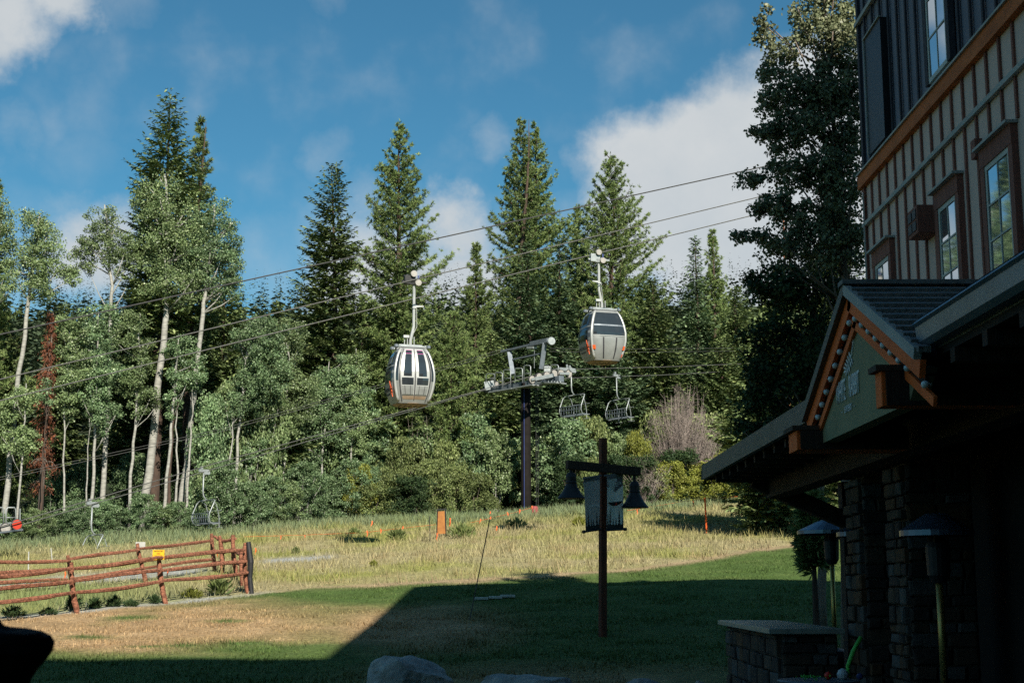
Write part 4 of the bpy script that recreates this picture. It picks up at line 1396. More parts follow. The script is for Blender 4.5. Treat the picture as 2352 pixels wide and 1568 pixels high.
mb = MB(); mb.tube([a6(738, 330), a6(735, 590)], .014, 5); mb.bar(a6(668, 348), a6(742, 345), .3, .12); mb.build('hoist_line', M['galv'], tower)
mb = MB(); mb.box(a6(893, 610), (.42, .3, .38)); mb.build('control_box', M['galv'], tower, bevel=.02)


def wheel(c, rad, parent, axis=AD, mat='wheel_white', wd=.05):
    mb = MB(); mb.lathe([(rad * .75, -wd), (rad, -wd), (rad * 1.02, -wd * .4), (rad * .93, 0), (rad * 1.02, wd * .4), (rad, wd), (rad * .75, wd)], 20, c, axis)
    o = mb.build('sheave_wheel', M['wheel_rubber'], parent)
    mb = MB(); mb.lathe([(rad * .86, -wd * 1.15), (rad * .70, -wd * 1.25), (rad * .62, -wd * .6), (rad * .62, wd * .6), (rad * .70, wd * 1.25), (rad * .86, wd * 1.15)], 20, c, axis); mb.lathe([(.01, -wd * 1.1), (rad * .3, -wd * 1.1), (rad * .34, 0), (rad * .3, wd * 1.1), (.01, wd * 1.1)], 12, c, axis)
    mb.bar(c - Vector(RD) * rad * .62, c + Vector(RD) * rad * .62, .03, .05); mb.bar(c - Vector((0, 0, rad * .62)), c + Vector((0, 0, rad * .62)), .03, .05)
    mb.build('hub', M[mat], o)
    return o


def s6(x, y, d=0):
    px, py = c6(x, y)
    return at(px, py, 77.0 + (px - 1262) * .0255 * .82 + d)


for (x, y) in ((705, 724), (790, 695), (880, 677), (967, 655), (1046, 652), (1140, 655)):
    wheel(s6(x, y, -.15), .235, tower)
mb = MB(); mb.bar(s6(745, 715, -.35), s6(965, 672, -.35), .06, .20); mb.bar(s6(700, 725, -.32), s6(800, 700, -.32), .05, .12); mb.bar(s6(1035, 652, -.35), s6(1150, 652, -.35), .06, .14); mb.build('sheave_beam', M['galv'], tower, bevel=.01)
mb = MB(); mb.bar(s6(1020, 600), s6(1165, 610), .2, .18); mb.tube([s6(1120, 545), s6(1122, 610)], .05, 8); mb.lathe([(.02, -.05), (.11, -.05), (.11, .05), (.02, .05)], 14, s6(1163, 600, -.25), AD); mb.build('grip_guide', M['galv'], tower)
for (x, y) in ((165, 838), (235, 802), (290, 790)):
    px, py = c6(x, y); wheel(at(px, py, 81.6), .22, tower)
mb = MB(); p, q = (at(*c6(150, 800), 81.2), at(*c6(262, 780), 81.2)); mb.bar(p, q, .05, .5); mb.build('sheave_beam', M['galv'], tower)

# second tower, only its end at the left edge
t2 = at(-70, 1225, 57.5)
tb2 = Vector((t2.x, t2.y, hz(t2.x, t2.y)))
tw2 = empty('lift_tower', tb2)
tag(tw2, 'end of a chairlift tower with a red pulley wheel at the left edge', 'lift tower')
mb = MB(); mb.tube([tb2 - Vector((0, 0, .3)), Vector((tb2.x, tb2.y, at(-70, 1225, 57.5).z))], [.28, .25], 16); mb.build('post', M['tower_brown'], tw2, smooth=True)
Y2 = 57.5
def p2(x, y, d=0): return at(x, y, Y2 + (x - 20) * .014 + d)
mb = MB(); mb.bar(p2(-110, 1226), p2(36, 1203), .08, .22); mb.build('sheave_beam', M['galv'], tw2, bevel=.01)
wheel(p2(38, 1204, -.12), .225, tw2, mat='wheel_red'); wheel(p2(12, 1213, -.1), .225, tw2); wheel(p2(-16, 1215, -.1), .225, tw2); wheel(p2(-44, 1220, -.1), .225, tw2)
mb = MB(); mb.bar(p2(-110, 1236), p2(44, 1216), .6, .06); mb.build('catwalk', M['galv_dark'], tw2)
for x0, x1 in ((-62, -28), (-20, 8), (14, 36)):
    p = [p2(x0, 1212), p2(x0, 1170), p2(x0 + 4, 1165), p2(x1 - 3, 1165), p2(x1, 1170), p2(x1, 1200)]
    mb = MB(); mb.tube(p, .03, 6); mb.tube([p2(x0, 1188), p2(x1, 1188)], .022, 6); mb.build('railing', M['galv'], tw2, smooth=True)
mb = MB(); mb.tube([p2(46, 1208), p2(46, 1167)], .022, 6); mb.build('railing', M['galv'], tw2)


# ropes of the chair lift
def rope2(label, pts):
    mb = MB(); P = [at(*p) for p in pts]
    mb.tube(P, .022, 6)
    o = mb.build('haul_rope', M['cable'], None, base=P[0]); tag(o, label, 'cable')


rope2('chairlift rope over the near pulley wheels of the tower', [(-300, 1292, 54), (45, 1196, 57.5), (500, 1062, 64.5), (880, 957, 71), (1220, 864, 76.2), (1262, 853, 77.2), (1310, 848, 78.5), (1523, 842.5, 83), (1790, 832, 90), (2100, 818, 98)])
rope2('chairlift rope over the far pulley wheels of the tower', [(-300, 1304, 57), (45, 1206, 60.5), (500, 1074, 67.5), (880, 962, 75), (1108, 897, 81), (1150, 884, 82), (1310, 868, 84), (1523, 861, 88), (1790, 846, 94), (2100, 830, 102)])
for lb, y0, y1 in (('upper thin wire running to the top beam of the lift tower', 1094, 800), ('lower thin wire running to the top beam of the lift tower', 1100, 806)):
    mb = MB(); P = [at(-200, y0 + 45, 58), at(500, y0 - 107, 68), at(1000, y1 + 48, 77), at(*((c6(352, 395)[0]), y1 + 2), 80)]
    mb.tube(P, .011, 5); o = mb.build('signal_wire', M['cable'], None, base=P[0]); tag(o, lb, 'cable')
for lb, y in (('upper thin wire right of the lift tower beam', 800), ('lower thin wire right of the lift tower beam', 807)):
    mb = MB(); P = [at(1262, y, 78.5), at(1400, y + 2, 81), at(1800, y - 2, 92)]; mb.tube(P, .010, 5); o = mb.build('signal_wire', M['cable'], None, base=P[0]); tag(o, lb, 'cable')


def make_chair():
    root = empty('lift_chair', (0, 0, -500)); Z0 = (0, 0, 0)
    mb = MB(); mb.box((0, 0, .05), (.5, .10, .12)); mb.box((-.12, 0, .16), (.10, .10, .16)); mb.lathe([(.02, -.05), (.09, -.05), (.09, .05), (.02, .05)], 12, (.22, 0, -.04), (0, 1, 0)); mb.box((.1, 0, -.06), (.22, .12, .12)); mb.build('grip', M['galv'], root, base=Z0)
    mb = MB(); mb.tube([(0, 0, .02), (0, 0, -.9), (.03, 0, -1.1), (.12, 0, -1.24), (.24, 0, -1.3)], .036, 8); mb.build('hanger', M['galv'], root, base=Z0, smooth=True)
    for s in (-1, 1):
        mb = MB(); mb.tube([(.24, 0, -1.3), (.24, s * .62, -1.3), (.22, s * .78, -1.33), (.14, s * .84, -1.44), (-.06, s * .84, -1.9), (-.10, s * .84, -2.12), (-.02, s * .84, -2.34), (.12, s * .84, -2.42), (.50, s * .84, -2.36)], .028, 8); mb.build('side_frame', M['galv'], root, base=Z0, smooth=True)
    mb = MB(); mb.tube([(.46, -.84, -2.37), (.46, .84, -2.37)], .024, 6)
    for y in np.linspace(-.8, .8, 12): mb.bar((-.02, y, -2.33), (.46, y, -2.35), .05, .02)
    mb.build('seat', M['galv_dark'], root, base=Z0)
    mb = MB()
    for z in (-2.12, -1.92): mb.tube([(-.09, -.84, z), (-.09, .84, z)], .022, 6)
    for y in np.linspace(-.7, .7, 8): mb.tube([(-.09, y, -2.3), (-.09, y, -1.92)], .012, 5)
    mb.build('backrest', M['galv_dark'], root, base=Z0)
    mb = MB()
    for s in (-1, 1): mb.tube([(.20, s * .5, -1.34), (.42, s * .5, -1.48), (.52, s * .5, -1.75), (.60, s * .5, -2.1), (.62, s * .5, -2.55)], .018, 6)
    mb.tube([(.53, -.8, -1.78), (.53, .8, -1.78)], .018, 6)
    for s in (-1, 1): mb.tube([(.62, s * .5 - .25, -2.55), (.62, s * .5 + .25, -2.55)], .02, 6)
    mb.build('restraint_bar', M['galv'], root, base=Z0)
    return root


ch0 = make_chair()
rzc = math.atan2(RD.y, RD.x)
CH = [('lift chair hanging directly beside the tower pulley wheels', 1312, 850, 78.4, 1.06), ('lift chair to the right of the tower, below the gondola', 1416, 864, 86, 1.08),
      ('lift chair hanging above the corner of the log fence', 468, 1083, 67, 1.02), ('lift chair hanging low in front of the aspen trunks behind the fence', 212, 1158, 63, 1.02)]
for i, (lb, x, y, Y, sc) in enumerate(CH):
    o = ch0 if i == 0 else copy_tree(ch0)
    o.location = at(x, y, Y); o.rotation_euler = (0, 0, rzc + (math.pi if i in () else 0)); o.scale = (sc, sc, sc)
    tag(o, lb, 'chairlift chair', 'chairs of the chairlift')
# pole where the gondola ropes pass behind the cottonwood
p = at(1798, 470, 66); b = Vector((p.x, p.y, hz(p.x, p.y)))
mb = MB(); mb.tube([b - Vector((0, 0, .2)), p], [.09, .04], 10); mb.box(p, (.5, .12, .12)); mb.build('utility_pole', M['rail_wood'], None, base=b)
tag(bpy.data.objects['utility_pole'], 'thin rusty pole in front of the cloud beside the cottonwood', 'pole')

# ------------------------------------------------------------------ the lodge with the eatery
WX = 5.0                                    # wall plane
YC = 19.5                                  # far corner
LODGE_TOP = 16.0
lodge = empty('lodge_building', (WX, YC, 0))
tag(lodge, 'lodge with board and batten walls, timber porch and the orange trimmed eatery gable', 'building')


def wallz(px, py, Y): return at(px, py, Y).z


mb = MB(); mb.box((WX + 7, YC - 14, 5.4), (14, 28, 3.6)); mb.build('wall', M['wall_taupe'], lodge)
mb = MB(); mb.box((WX + 7.02, YC - 14, 7.2 + (LODGE_TOP - 7.2) / 2), (14, 28.0, LODGE_TOP - 7.2)); mb.build('upper_wall', M['wall_blue'], lodge)
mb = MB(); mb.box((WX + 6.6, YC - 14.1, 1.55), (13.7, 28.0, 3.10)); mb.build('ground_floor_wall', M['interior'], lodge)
# roof with eaves
e = .95
x0, x1, y0, y1 = WX - e, WX + 14 + e, YC - 28 - e, YC + e
rz_ = LODGE_TOP
mb = MB(); mb.add([(x0, y0, rz_), (x1, y0, rz_), (x1, y1, rz_), (x0, y1, rz_), (x0 + 6, y0 + 6, rz_ + 2.6), (x1 - 6, y0 + 6, rz_ + 2.6), (x1 - 6, y1 - 6, rz_ + 2.6), (x0 + 6, y1 - 6, rz_ + 2.6)],
                  [(0, 1, 2, 3), (0, 1, 5, 4), (1, 2, 6, 5), (2, 3, 7, 6), (3, 0, 4, 7), (4, 5, 6, 7)])
mb.build('roof', M['lodge_roof'], lodge)
# belt between the storeys
mb = MB(); mb.box((WX - .04, YC - 13.97, 7.28), (.08, 28.1, .18)); mb.build('belt_board', M['belt_orange'], lodge)
mb = MB(); mb.add([(WX + .02, YC + .06, 7.47), (WX - .11, YC + .06, 7.40), (WX - .11, YC + .06, 7.373), (WX + .02, YC + .06, 7.373), (WX + .02, YC - 28, 7.47), (WX - .11, YC - 28, 7.40), (WX - .11, YC - 28, 7.373), (WX + .02, YC - 28, 7.373)],
                  [(0, 1, 2, 3), (7, 6, 5, 4), (0, 4, 5, 1), (1, 5, 6, 2), (2, 6, 7, 3), (3, 7, 4, 0)]); mb.build('belt_cap', M['trim_grey'], lodge)
mb = MB(); mb.box((WX - .035, YC - 14, 6.65), (.05, 28.04, .055)); mb.build('wall_trim', M['trim_grey'], lodge)
mb = MB(); mb.box((WX - .03, YC - 14, 9.62), (.05, 28.04, .06)); mb.build('wall_trim', M['trim_grey'], lodge)
mb = MB(); mb.box((WX - .012, YC - .04, 5.4), (.05, .10, 3.58)); mb.build('corner_board', M['batten_maroon'], lodge)
mb = MB(); mb.box((WX - .0, YC - .04, 7.48 + 4), (.05, .10, 8.0)); mb.build('corner_board', M['batten_blue'], lodge)
# windows: (far Y, near Y, bottom, top, rows, upper floor)
WIN = [(18.9, 18.2, 4.34, 5.93, 4, 0), (16.0, 15.34, 4.34, 5.95, 4, 0), (14.35, 13.62, 4.34, 5.96, 4, 0), (12.4, 11.7, 4.34, 5.96, 4, 0), (16.09, 15.35, 7.50, 9.52, 4, 1), (12.4, 11.6, 7.50, 9.52, 4, 1)]
for (ya, yb, zb, zt, rows, upf) in WIN:
    tw = .115; yc = (ya + yb) / 2; w = ya - yb
    tm = M['batten_blue'] if upf else M['batten_maroon']
    mb = MB()
    mb.box((WX - .035, ya + tw / 2, (zb + zt) / 2 + .0), (.07, tw, zt - zb + .0)); mb.box((WX - .035, yb - tw / 2, (zb + zt) / 2), (.07, tw, zt - zb)); mb.box((WX - .038, yc, zt + .10), (.076, w + 2 * tw + .004, .20))
    wn_ = mb.build('window', tm, lodge)
    mb = MB(); mb.box((WX - .065, yc, zt + .215), (.14, w + 2 * tw + .06, .03)); mb.build('head_cap', M['trim_grey'], wn_)
    fw = .055
    mb = MB(); mb.box((WX - .03, ya - fw / 2, (zb + zt) / 2), (.06, fw, zt - zb - .004)); mb.box((WX - .03, yb + fw / 2, (zb + zt) / 2), (.06, fw, zt - zb - .004)); mb.box((WX - .031, yc, zt - fw / 2 - .001), (.062, w - .002, fw)); mb.box((WX - .031, yc, zb + fw / 2), (.062, w - .002, fw)); mb.build('frame', M['frame_white'], wn_)
    gy0, gy1 = yb + fw, ya - fw; gz0, gz1 = zb + fw, zt - fw
    for i in range(2):
        for j in range(rows):
            a0 = gy0 + (gy1 - gy0) * i / 2 + .011; a1 = gy0 + (gy1 - gy0) * (i + 1) / 2 - .011
            b0 = gz0 + (gz1 - gz0) * j / rows + .011; b1 = gz0 + (gz1 - gz0) * (j + 1) / rows - .011
            r_ = random.Random(int(ya * 100) + i * 7 + j)
            R = Matrix.Rotation(r_.uniform(-.012, .012), 3, 'Z') @ Matrix.Rotation(r_.uniform(-.010, .010), 3, 'Y')
            mb = MB(); mb.box((WX - .046, (a0 + a1) / 2, (b0 + b1) / 2), (.008, a1 - a0 + .004, b1 - b0 + .004), R); mb.build('pane', M['window_glass'], wn_)
    mb = MB(); mb.box((WX - .048, (gy0 + gy1) / 2, (gz0 + gz1) / 2), (.02, .02, gz1 - gz0))
    for j in range(1, rows): mb.box((WX - .049, (gy0 + gy1) / 2, gz0 + (gz1 - gz0) * j / rows), (.022, gy1 - gy0, .02))
    mb.build('muntin', M['frame_white'], wn_)


def batten(yv, z0, z1, mat):
    mb = MB(); mb.box((WX - .013, yv, (z0 + z1) / 2), (.026, .050, z1 - z0)); mb.build('batten', M[mat], lodge)


n = 0
y = YC - .42
while y > 10.4:
    for (z0, z1, mat, upf) in ((3.62, 6.622, 'batten_maroon', 0), (6.678, 7.19, 'batten_maroon', 0), (7.47, 9.588, 'batten_blue', 1), (9.652, 13.0, 'batten_blue', 1)):
        segs = [(z0, z1)]
        for (ya, yb, zb, zt, rows, uf) in WIN:
            if uf == upf and yb - .19 < y < ya + .19:
                ns = []
                for a, b in segs:
                    if zt + .23 < b and zt + .23 > a: ns.append((zt + .235, b)); b = zt + .0
                    if zb > a + .1 and zb < b + .3: ns.append((a, zb))
                    elif b > a and not (a < zt and b > zb): ns.append((a, b))
                segs = ns
        if upf and 17.9 < y < 18.9:
            segs = [(max(a, 9.15), b) for a, b in segs if b > 9.3]
        for a, b in segs: batten(y, a, b, mat)
    y -= .402
# dark louvred panel by the corner, vents
mb = MB(); mb.box((WX - .05, 18.39, 8.29), (.10, .86, 1.66)); sh = mb.build('shutter', M['black_metal'], lodge)
mb = MB(); mb.box((WX - .11, 18.80, 8.29), (.02, .025, 1.68)); mb.box((WX - .11, 18.39, 9.13), (.03, .88, .02)); mb.build('edge_strip', M['trim_grey'], sh)
mb = MB(); mb.box((WX - .12, 16.42, 5.90), (.24, .40, .34)); vb = mb.build('vent_hood', M['batten_maroon'], lodge, bevel=.01)
mb = MB()
for i in range(2):
    for j in range(2): mb.box((WX - .245, 16.33 + i * .18, 5.83 + j * .14), (.012, .14, .11))
mb.build('vent_opening', M['black_metal'], vb)
mb = MB(); mb.box((WX - .04, 14.62, 6.24), (.08, .14, .20)); mb.build('vent_hood', M['batten_maroon'], lodge)
for yy, zz_ in ((17.0, 9.35), (13.35, 7.75)):
    mb = MB(); mb.lathe([(.02, 0), (.09, .02), (.11, .12), (.05, .2), (.02, .22)], 12, (WX - .14, yy, zz_)); mb.bar((WX, yy, zz_ + .2), (WX - .14, yy, zz_ + .2), .03, .03); mb.build('wall_lamp', M['black_metal'], lodge)
mb = MB(); mb.tube([(WX - .06, 19.38, 3.7), (WX - .06, 19.38, 7.1)], .012, 5); mb.build('conduit', M['trim_grey'], lodge)

# ---- porch roof
EXP = 2.70
pr = MB(); pr.prism([(EXP, 19.75, 3.28), (WX, 19.75, 4.25), (WX, 19.75, 4.12), (EXP + .05, 19.75, 3.16)], (0, -24.3, 0)); porch = pr.build('porch_roof', M['shingle'], lodge)
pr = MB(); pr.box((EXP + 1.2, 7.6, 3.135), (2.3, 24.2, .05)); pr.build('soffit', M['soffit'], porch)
pr = MB(); pr.box((EXP - .03, 16.2, 3.20), (.06, 7.2, .20)); pr.build('fascia', M['fascia'], porch)
pr = MB(); pr.prism([(EXP - .065, 19.81, 3.10), (WX - .02, 19.81, 3.10), (WX - .02, 19.81, 4.27), (EXP - .065, 19.81, 3.31)], (0, -.05, 0)); pr.build('end_fascia', M['fascia'], porch)
pr = MB()
prof = [(EXP + .05, 3.34), (EXP - .08, 3.34), (EXP - .105, 3.315), (EXP - .08, 3.30), (EXP - .07, 3.20), (EXP - .03, 3.17), (EXP + .05, 3.17)]
pr.prism([(a, 9.1, b) for a, b in prof], (0, -14, 0)); pr.build('gutter', M['gutter'], porch)
pr = MB(); pr.prism([(EXP + .1, 9.1, 3.335), (WX - .01, 9.1, 4.27), (WX - .01, 9.1, 4.32), (EXP - .06, 9.1, 3.36)], (0, -14, 0)); pr.build('drip_edge', M['gutter'], porch)
for (sx, sy) in ((3.32, 0),):
    pr = MB(); pr.box((3.62, 7.6, 2.97), (.26, 24.0, .28)); pr.build('porch_beam', M['dark_timber'], porch, bevel=.01)
for yy in np.arange(-3.5, 19.6, .61):
    pr = MB(); pr.box((EXP + .36, yy, 3.06), (.66, .09, .09)); pr.build('rafter_tail', M['dark_timber'], porch)
pr = MB(); pr.bar((3.3, 19.5, 3.08), (5.1, 19.5, 2.28), .2, .22); pr.build('knee_brace', M['dark_timber'], porch, bevel=.01)
pr = MB(); pr.box((4.62, 19.55, 1.55), (.26, .26, 3.0)); pr.build('timber_post', M['dark_timber'], porch, bevel=.01)

# ---- gable with the sign
GP = 2.672                                    # face of the panel
gy_, gz_k = 10.82, 3.93                      # ridge
YL, YR, ZF = 12.54, 8.98, 3.13               # feet of the rake
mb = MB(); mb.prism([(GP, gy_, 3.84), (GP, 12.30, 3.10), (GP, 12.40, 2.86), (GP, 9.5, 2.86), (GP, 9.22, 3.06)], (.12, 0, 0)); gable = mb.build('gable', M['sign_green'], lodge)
# roof of the gable, laid in courses
def rpt(side, s, x, lift=0.0):
    f = Vector((0, YL if side > 0 else YR, ZF)); r_ = Vector((0, gy_, gz_k)); p = r_.lerp(f, s)
    nrm = Vector((0, (gz_k - ZF) * side, abs(p.y - gy_) / max(s, 1e-6))).normalized() if s > 0 else Vector((0, 0, 1))
    q = p + nrm * lift
    return Vector((x, q.y, q.z))


for side in (-1, 1):
    nc = 11
    for c in range(nc):
        s0, s1 = c / nc, (c + 1) / nc + .035
        zm = rpt(side, (s0 + s1) / 2, 0).z
        xe = min(4.95, max(2.66, 2.70 + (zm - 3.32) / .42 + .10))
        a0, a1 = rpt(side, max(s0, .002), 2.58, .012), rpt(side, s1, 2.58, .05)
        b0, b1 = rpt(side, max(s0, .002), 2.58, -.02), rpt(side, s1, 2.58, .012)
        mb = MB(); mb.prism([a0, a1, b1, b0], (xe - 2.58, 0, 0)); mb.build('shingle_course', M['shingle'], gable)
    # ridge and rake trim, orange boards
    p0, p1 = rpt(side, .004, 2.565, .03), rpt(side, 1.01, 2.565, .03); q0, q1 = rpt(side, .004, 2.565, -.05), rpt(side, 1.01, 2.565, -.05)
    mb = MB(); mb.prism([p0, p1, q1, q0], (.05, 0, 0)); mb.build('rake_trim', M['trim_grey'] if side < 0 else M['fascia'], gable)
    p0, p1 = rpt(side, .004, 2.61, -.052), rpt(side, 1.01, 2.61, -.052); q0, q1 = rpt(side, .004, 2.61, -.175), rpt(side, 1.01, 2.61, -.175)
    mb = MB(); mb.prism([p0, p1, q1, q0], (.04, 0, 0)); mb.build('rake_board', M['rake_orange'], gable)
    p0, p1 = rpt(side, .004, 2.662, -.176), rpt(side, 1.0, 2.662, -.176); q0, q1 = rpt(side, .004, 2.662, -.235), rpt(side, 1.0, 2.662, -.235)
    mb = MB(); mb.prism([p0, p1, q1, q0], (.02, 0, 0)); mb.build('recess', M['soffit'], gable)
    p0, p1 = rpt(side, .004, 2.645, -.235), rpt(side, .99 if side > 0 else 1.12, 2.645, -.235); q0, q1 = rpt(side, .004, 2.645, -.30), rpt(side, .99 if side > 0 else 1.12, 2.645, -.30)
    mb = MB(); mb.prism([p0, p1, q1, q0], (.025, 0, 0)); mb.build('rake_board', M['rake_orange'], gable)
    nb_ = 9
    for i in range(nb_):
        if side < 0 and i == 8: s = 1.04
        else: s = .10 + .84 * i / (nb_ - 1)
        c = rpt(side, s, 2.635, -.20)
        mb = MB(); mb.lathe([(.005, -.026), (.018, -.021), (.026, -.008), (.026, .006), (.018, .02), (.010, .03), (.010, .04)], 10, c, (1, 0, 0)); mb.build('light_bulb', M['bulb'], gable, smooth=True)
mb = MB(); mb.bar((2.55, gy_, gz_k + .035), (4.95, gy_, gz_k + .035), .16, .035); mb.build('ridge_cap', M['shingle'], gable)
for yn, yf, x0_, x1_, zb, zt in ((9.50, 9.66, 2.49, 2.66, 2.84, 3.08), (12.2, 12.56, 2.45, 2.66, 2.80, 2.97)):
    mb = MB(); mb.box(((x0_ + 3.4) / 2, (yn + yf) / 2, (zb + zt) / 2), (3.4 - x0_, yf - yn, zt - zb)); ob = mb.build('outrigger_beam', M['rake_orange'], gable, bevel=.006)
    mb = MB(); mb.box(((x0_ + 3.4) / 2 - .02, (yn + yf) / 2, zt + .02), (3.4 - x0_ + .04, yf - yn + .05, .04)); mb.build('beam_cap', M['stone_a'], ob)
    mb = MB(); mb.box(((x0_ + 3.4) / 2 + .02, yn - .012, (zb + zt) / 2), (3.4 - x0_ - .02, .02, zt - zb - .01)); mb.build('beam_cheek', M['dark_timber'], ob)
# lettering (the sign faces the lawn): reads along -Y
sx = GP - .006
loc0 = Vector(lodge.location)


def sign(body, size, yv, zv, k, dz=0):
    text('lettering', body, size, (sx - loc0.x, yv - loc0.y, zv), (0, -1, 0), (0, 0, 1), M['lettering'], gable, k)


sign('WHITE', .25, 11.43, 3.19, .42)
sign('RABBIT', .25, 10.98, 3.19, .42)
sign('EATERY', .075, 11.2, 3.035, .95)
sign('-', .075, 11.41, 3.035, .95)
sign('-', .075, 10.99, 3.035, .95)
mb = MB()
stem = [Vector((sx, 11.22, 3.335)), Vector((sx, 11.19, 3.42)), Vector((sx, 11.10, 3.50)), Vector((sx, 10.98, 3.56)), Vector((sx, 10.92, 3.68)), Vector((sx, 10.885, 3.80))]
for i in range(len(stem) - 1): mb.bar(stem[i], stem[i + 1], .012, .012, up=(1, 0, 0))
for t, dy, dz in ((1.0, .16, .08), (1.4, .14, .10), (1.8, .12, .12), (2.2, .09, .13), (2.6, .06, .13), (1.0, .03, -.09), (1.4, -.02, -.12), (1.8, -.05, -.13), (2.3, -.06, -.11), (2.8, -.05, -.11), (.8, .12, .0), (3.0, .07, .02)):
    k = int(t); p = stem[k].lerp(stem[k + 1], t - k); q = p + Vector((0, dy, dz)); m_ = p.lerp(q, .55)
    d = (q - p).normalized(); b_ = Vector((0, -d.z, d.y)) * .019
    mb.prism([p, m_ + b_, q, m_ - b_], (-.004, 0, 0))
mb.v = [(v[0], 11.22 + (v[1] - 11.22) * .85, 3.30 + (v[2] - 3.335) * .56) for v in mb.v]
mb.build('leaf_emblem', M['lettering'], gable)

# ---- stone pillars and counter of the porch
STONE = ['stone_a', 'stone_b', 'stone_c', 'stone_d', 'stone_a', 'stone_d']


def stone_face(parent, origin, du, dv, W_, H_, nrm, seed, su=.26, sv=.13):
    """irregular stones laid in courses over a face"""
    r = random.Random(seed)
    o = Vector(origin); du = Vector(du); dv = Vector(dv); nrm = Vector(nrm)
    v = 0
    while v < H_ - .03:
        h = min(r.uniform(.7, 1.4) * sv, H_ - v)
        if H_ - v - h < .05: h = H_ - v
        u = 0
        while u < W_ - .02:
            w = min(r.uniform(.55, 1.5) * su, W_ - u)
            if W_ - u - w < .06: w = W_ - u
            g = .010
            j = lambda: r.uniform(-.012, .012)
            a = [(u + g, v + g), (u + w - g, v + g), (u + w - g, v + h - g), (u + g, v + h - g)]
            a = [(p + j(), q + j() * .7) for p, q in a]
            t = r.uniform(.02, .06)
            inner = [((p - u - w / 2) * .82 + u + w / 2, (q - v - h / 2) * .8 + v + h / 2) for p, q in a]
            vs = [o + du * p + dv * q - nrm * .02 for p, q in a] + [o + du * p + dv * q + nrm * t * .7 for p, q in a] + [o + du * p + dv * q + nrm * (t + r.uniform(-.008, .008)) for p, q in inner]
            mb = MB(); mb.add(vs, [(0, 1, 5, 4), (1, 2, 6, 5), (2, 3, 7, 6), (3, 0, 4, 7), (4, 5, 9, 8), (5, 6, 10, 9), (6, 7, 11, 10), (7, 4, 8, 11), (8, 9, 10, 11), (3, 2, 1, 0)])
            mb.build('stone', M[r.choice(STONE)], parent)
            u += w
        v += h


def pillar(label, xf, y0, y1, zt, seed):
    w = y1 - y0
    base = Vector((xf + w / 2, (y0 + y1) / 2, 0))
    root = empty('stone_pillar', base); tag(root, label, 'pillar', 'stone pillars of the porch')
    mb = MB(); mb.box((xf + w / 2 + .03, (y0 + y1) / 2, zt / 2), (w - .02, w - .04, zt)); mb.build('core', M['mortar'], root)
    stone_face(root, (xf, y1, .02), (0, -1, 0), (0, 0, 1), w, zt - .04, (-1, 0, 0), seed)
    stone_face(root, (xf, y0, .02), (1, 0, 0), (0, 0, 1), w, zt - .04, (0, -1, 0), seed + 1)


pillar('stone pillar behind the bar counter, holding up the porch', 3.78, 15.45, 16.12, 2.83, 5)
pillar('stone pillar nearer the lodge door, right of the other pillar', 3.78, 13.75, 14.38, 2.83, 9)

# counter
cb = Vector((3.25, 17.9, 0))
ctr = empty('bar_counter', cb); tag(ctr, 'stone faced outdoor bar counter with a pale slab top', 'counter')
mb = MB(); mb.box((3.28, 17.9, .56), (.62, 3.70, 1.12)); mb.build('core', M['mortar'], ctr)
stone_face(ctr, (2.95, 19.75, .02), (0, -1, 0), (0, 0, 1), 3.7, 1.10, (-1, 0, 0), 31, .36, .17)
stone_face(ctr, (2.97, 16.03, .02), (1, 0, 0), (0, 0, 1), .62, 1.10, (0, -1, 0), 32, .26, .15)
mb = MB(); mb.box((3.24, 17.9, 1.16), (.84, 3.95, .06)); mb.build('slab_top', M['granite'], ctr, bevel=.008)
# patio floor
mb = MB(); mb.box((6.2, 8.0, .0), (8.0, 30, .12)); po = mb.build('patio', M['patio'], None, base=(6.2, 8.0, 0)); tag(po, kind='structure')


# ---- patio heaters
def heater(label, px, Y, ytop, rad):
    p = at(px, ytop, Y); base = Vector((p.x, Y, .06 if Y < 22 else hz(p.x, Y)))
    root = empty('patio_heater', base); tag(root, label, 'patio heater', 'patio heaters on the porch'); h = p.z - base.z; Z0 = (0, 0, 0)
    mb = MB(); mb.lathe([(.22, 0), (.24, .03), (.24, .62), (.20, .70), (.05, .74)], 20); mb.build('base', M['black_metal'], root, base=Z0, smooth=False)
    mb = MB(); mb.tube([(0, 0, .7), (0, 0, h - .5)], .032, 10); mb.build('pole', M['brass'], root, base=Z0, smooth=True)
    mb = MB(); mb.lathe([(.06, h - .52), (.10, h - .45), (.11, h - .20), (.09, h - .15), (.03, h - .05)], 16); mb.build('burner', M['black_metal'], root, base=Z0)
    mb = MB(); mb.lathe([(rad * .98, h - .10), (rad, h - .10), (rad, h - .05), (rad * .45, h + .07), (rad * .28, h + .10), (.02, h + .11)], 28); mb.lathe([(.02, h + .10), (rad * .28, h + .09), (rad * .45, h + .06), (rad * .98, h - .06), (rad * .98, h - .10)], 28)
    mb.build('reflector', M['reflector'], root, base=Z0)
    for a in (0, 2.1, 4.2):
        mb = MB(); mb.tube([(.09 * math.cos(a), .09 * math.sin(a), h - .2), (.12 * math.cos(a), .12 * math.sin(a), h + .0)], .008, 5); mb.build('strut', M['black_metal'], root, base=Z0)


heater('patio heater at the lawn edge, its hood against the sunlit grass', 1908, 20.3, 1210, .47)
heater('patio heater between the two stone pillars', 2000, 17.0, 1212, .40)
heater('patio heater deepest under the porch with a yellowish pole', 2151, 13.0, 1205, .33)
# small pale bracket on the wall under the porch
mb = MB(); mb.tube([(4.76, 15.1, 2.08), (4.64, 15.1, 2.08), (4.64, 15.1, 1.92), (4.76, 15.1, 1.92)], .012, 6); mb.build('wall_bracket', M['frame_white'], lodge)

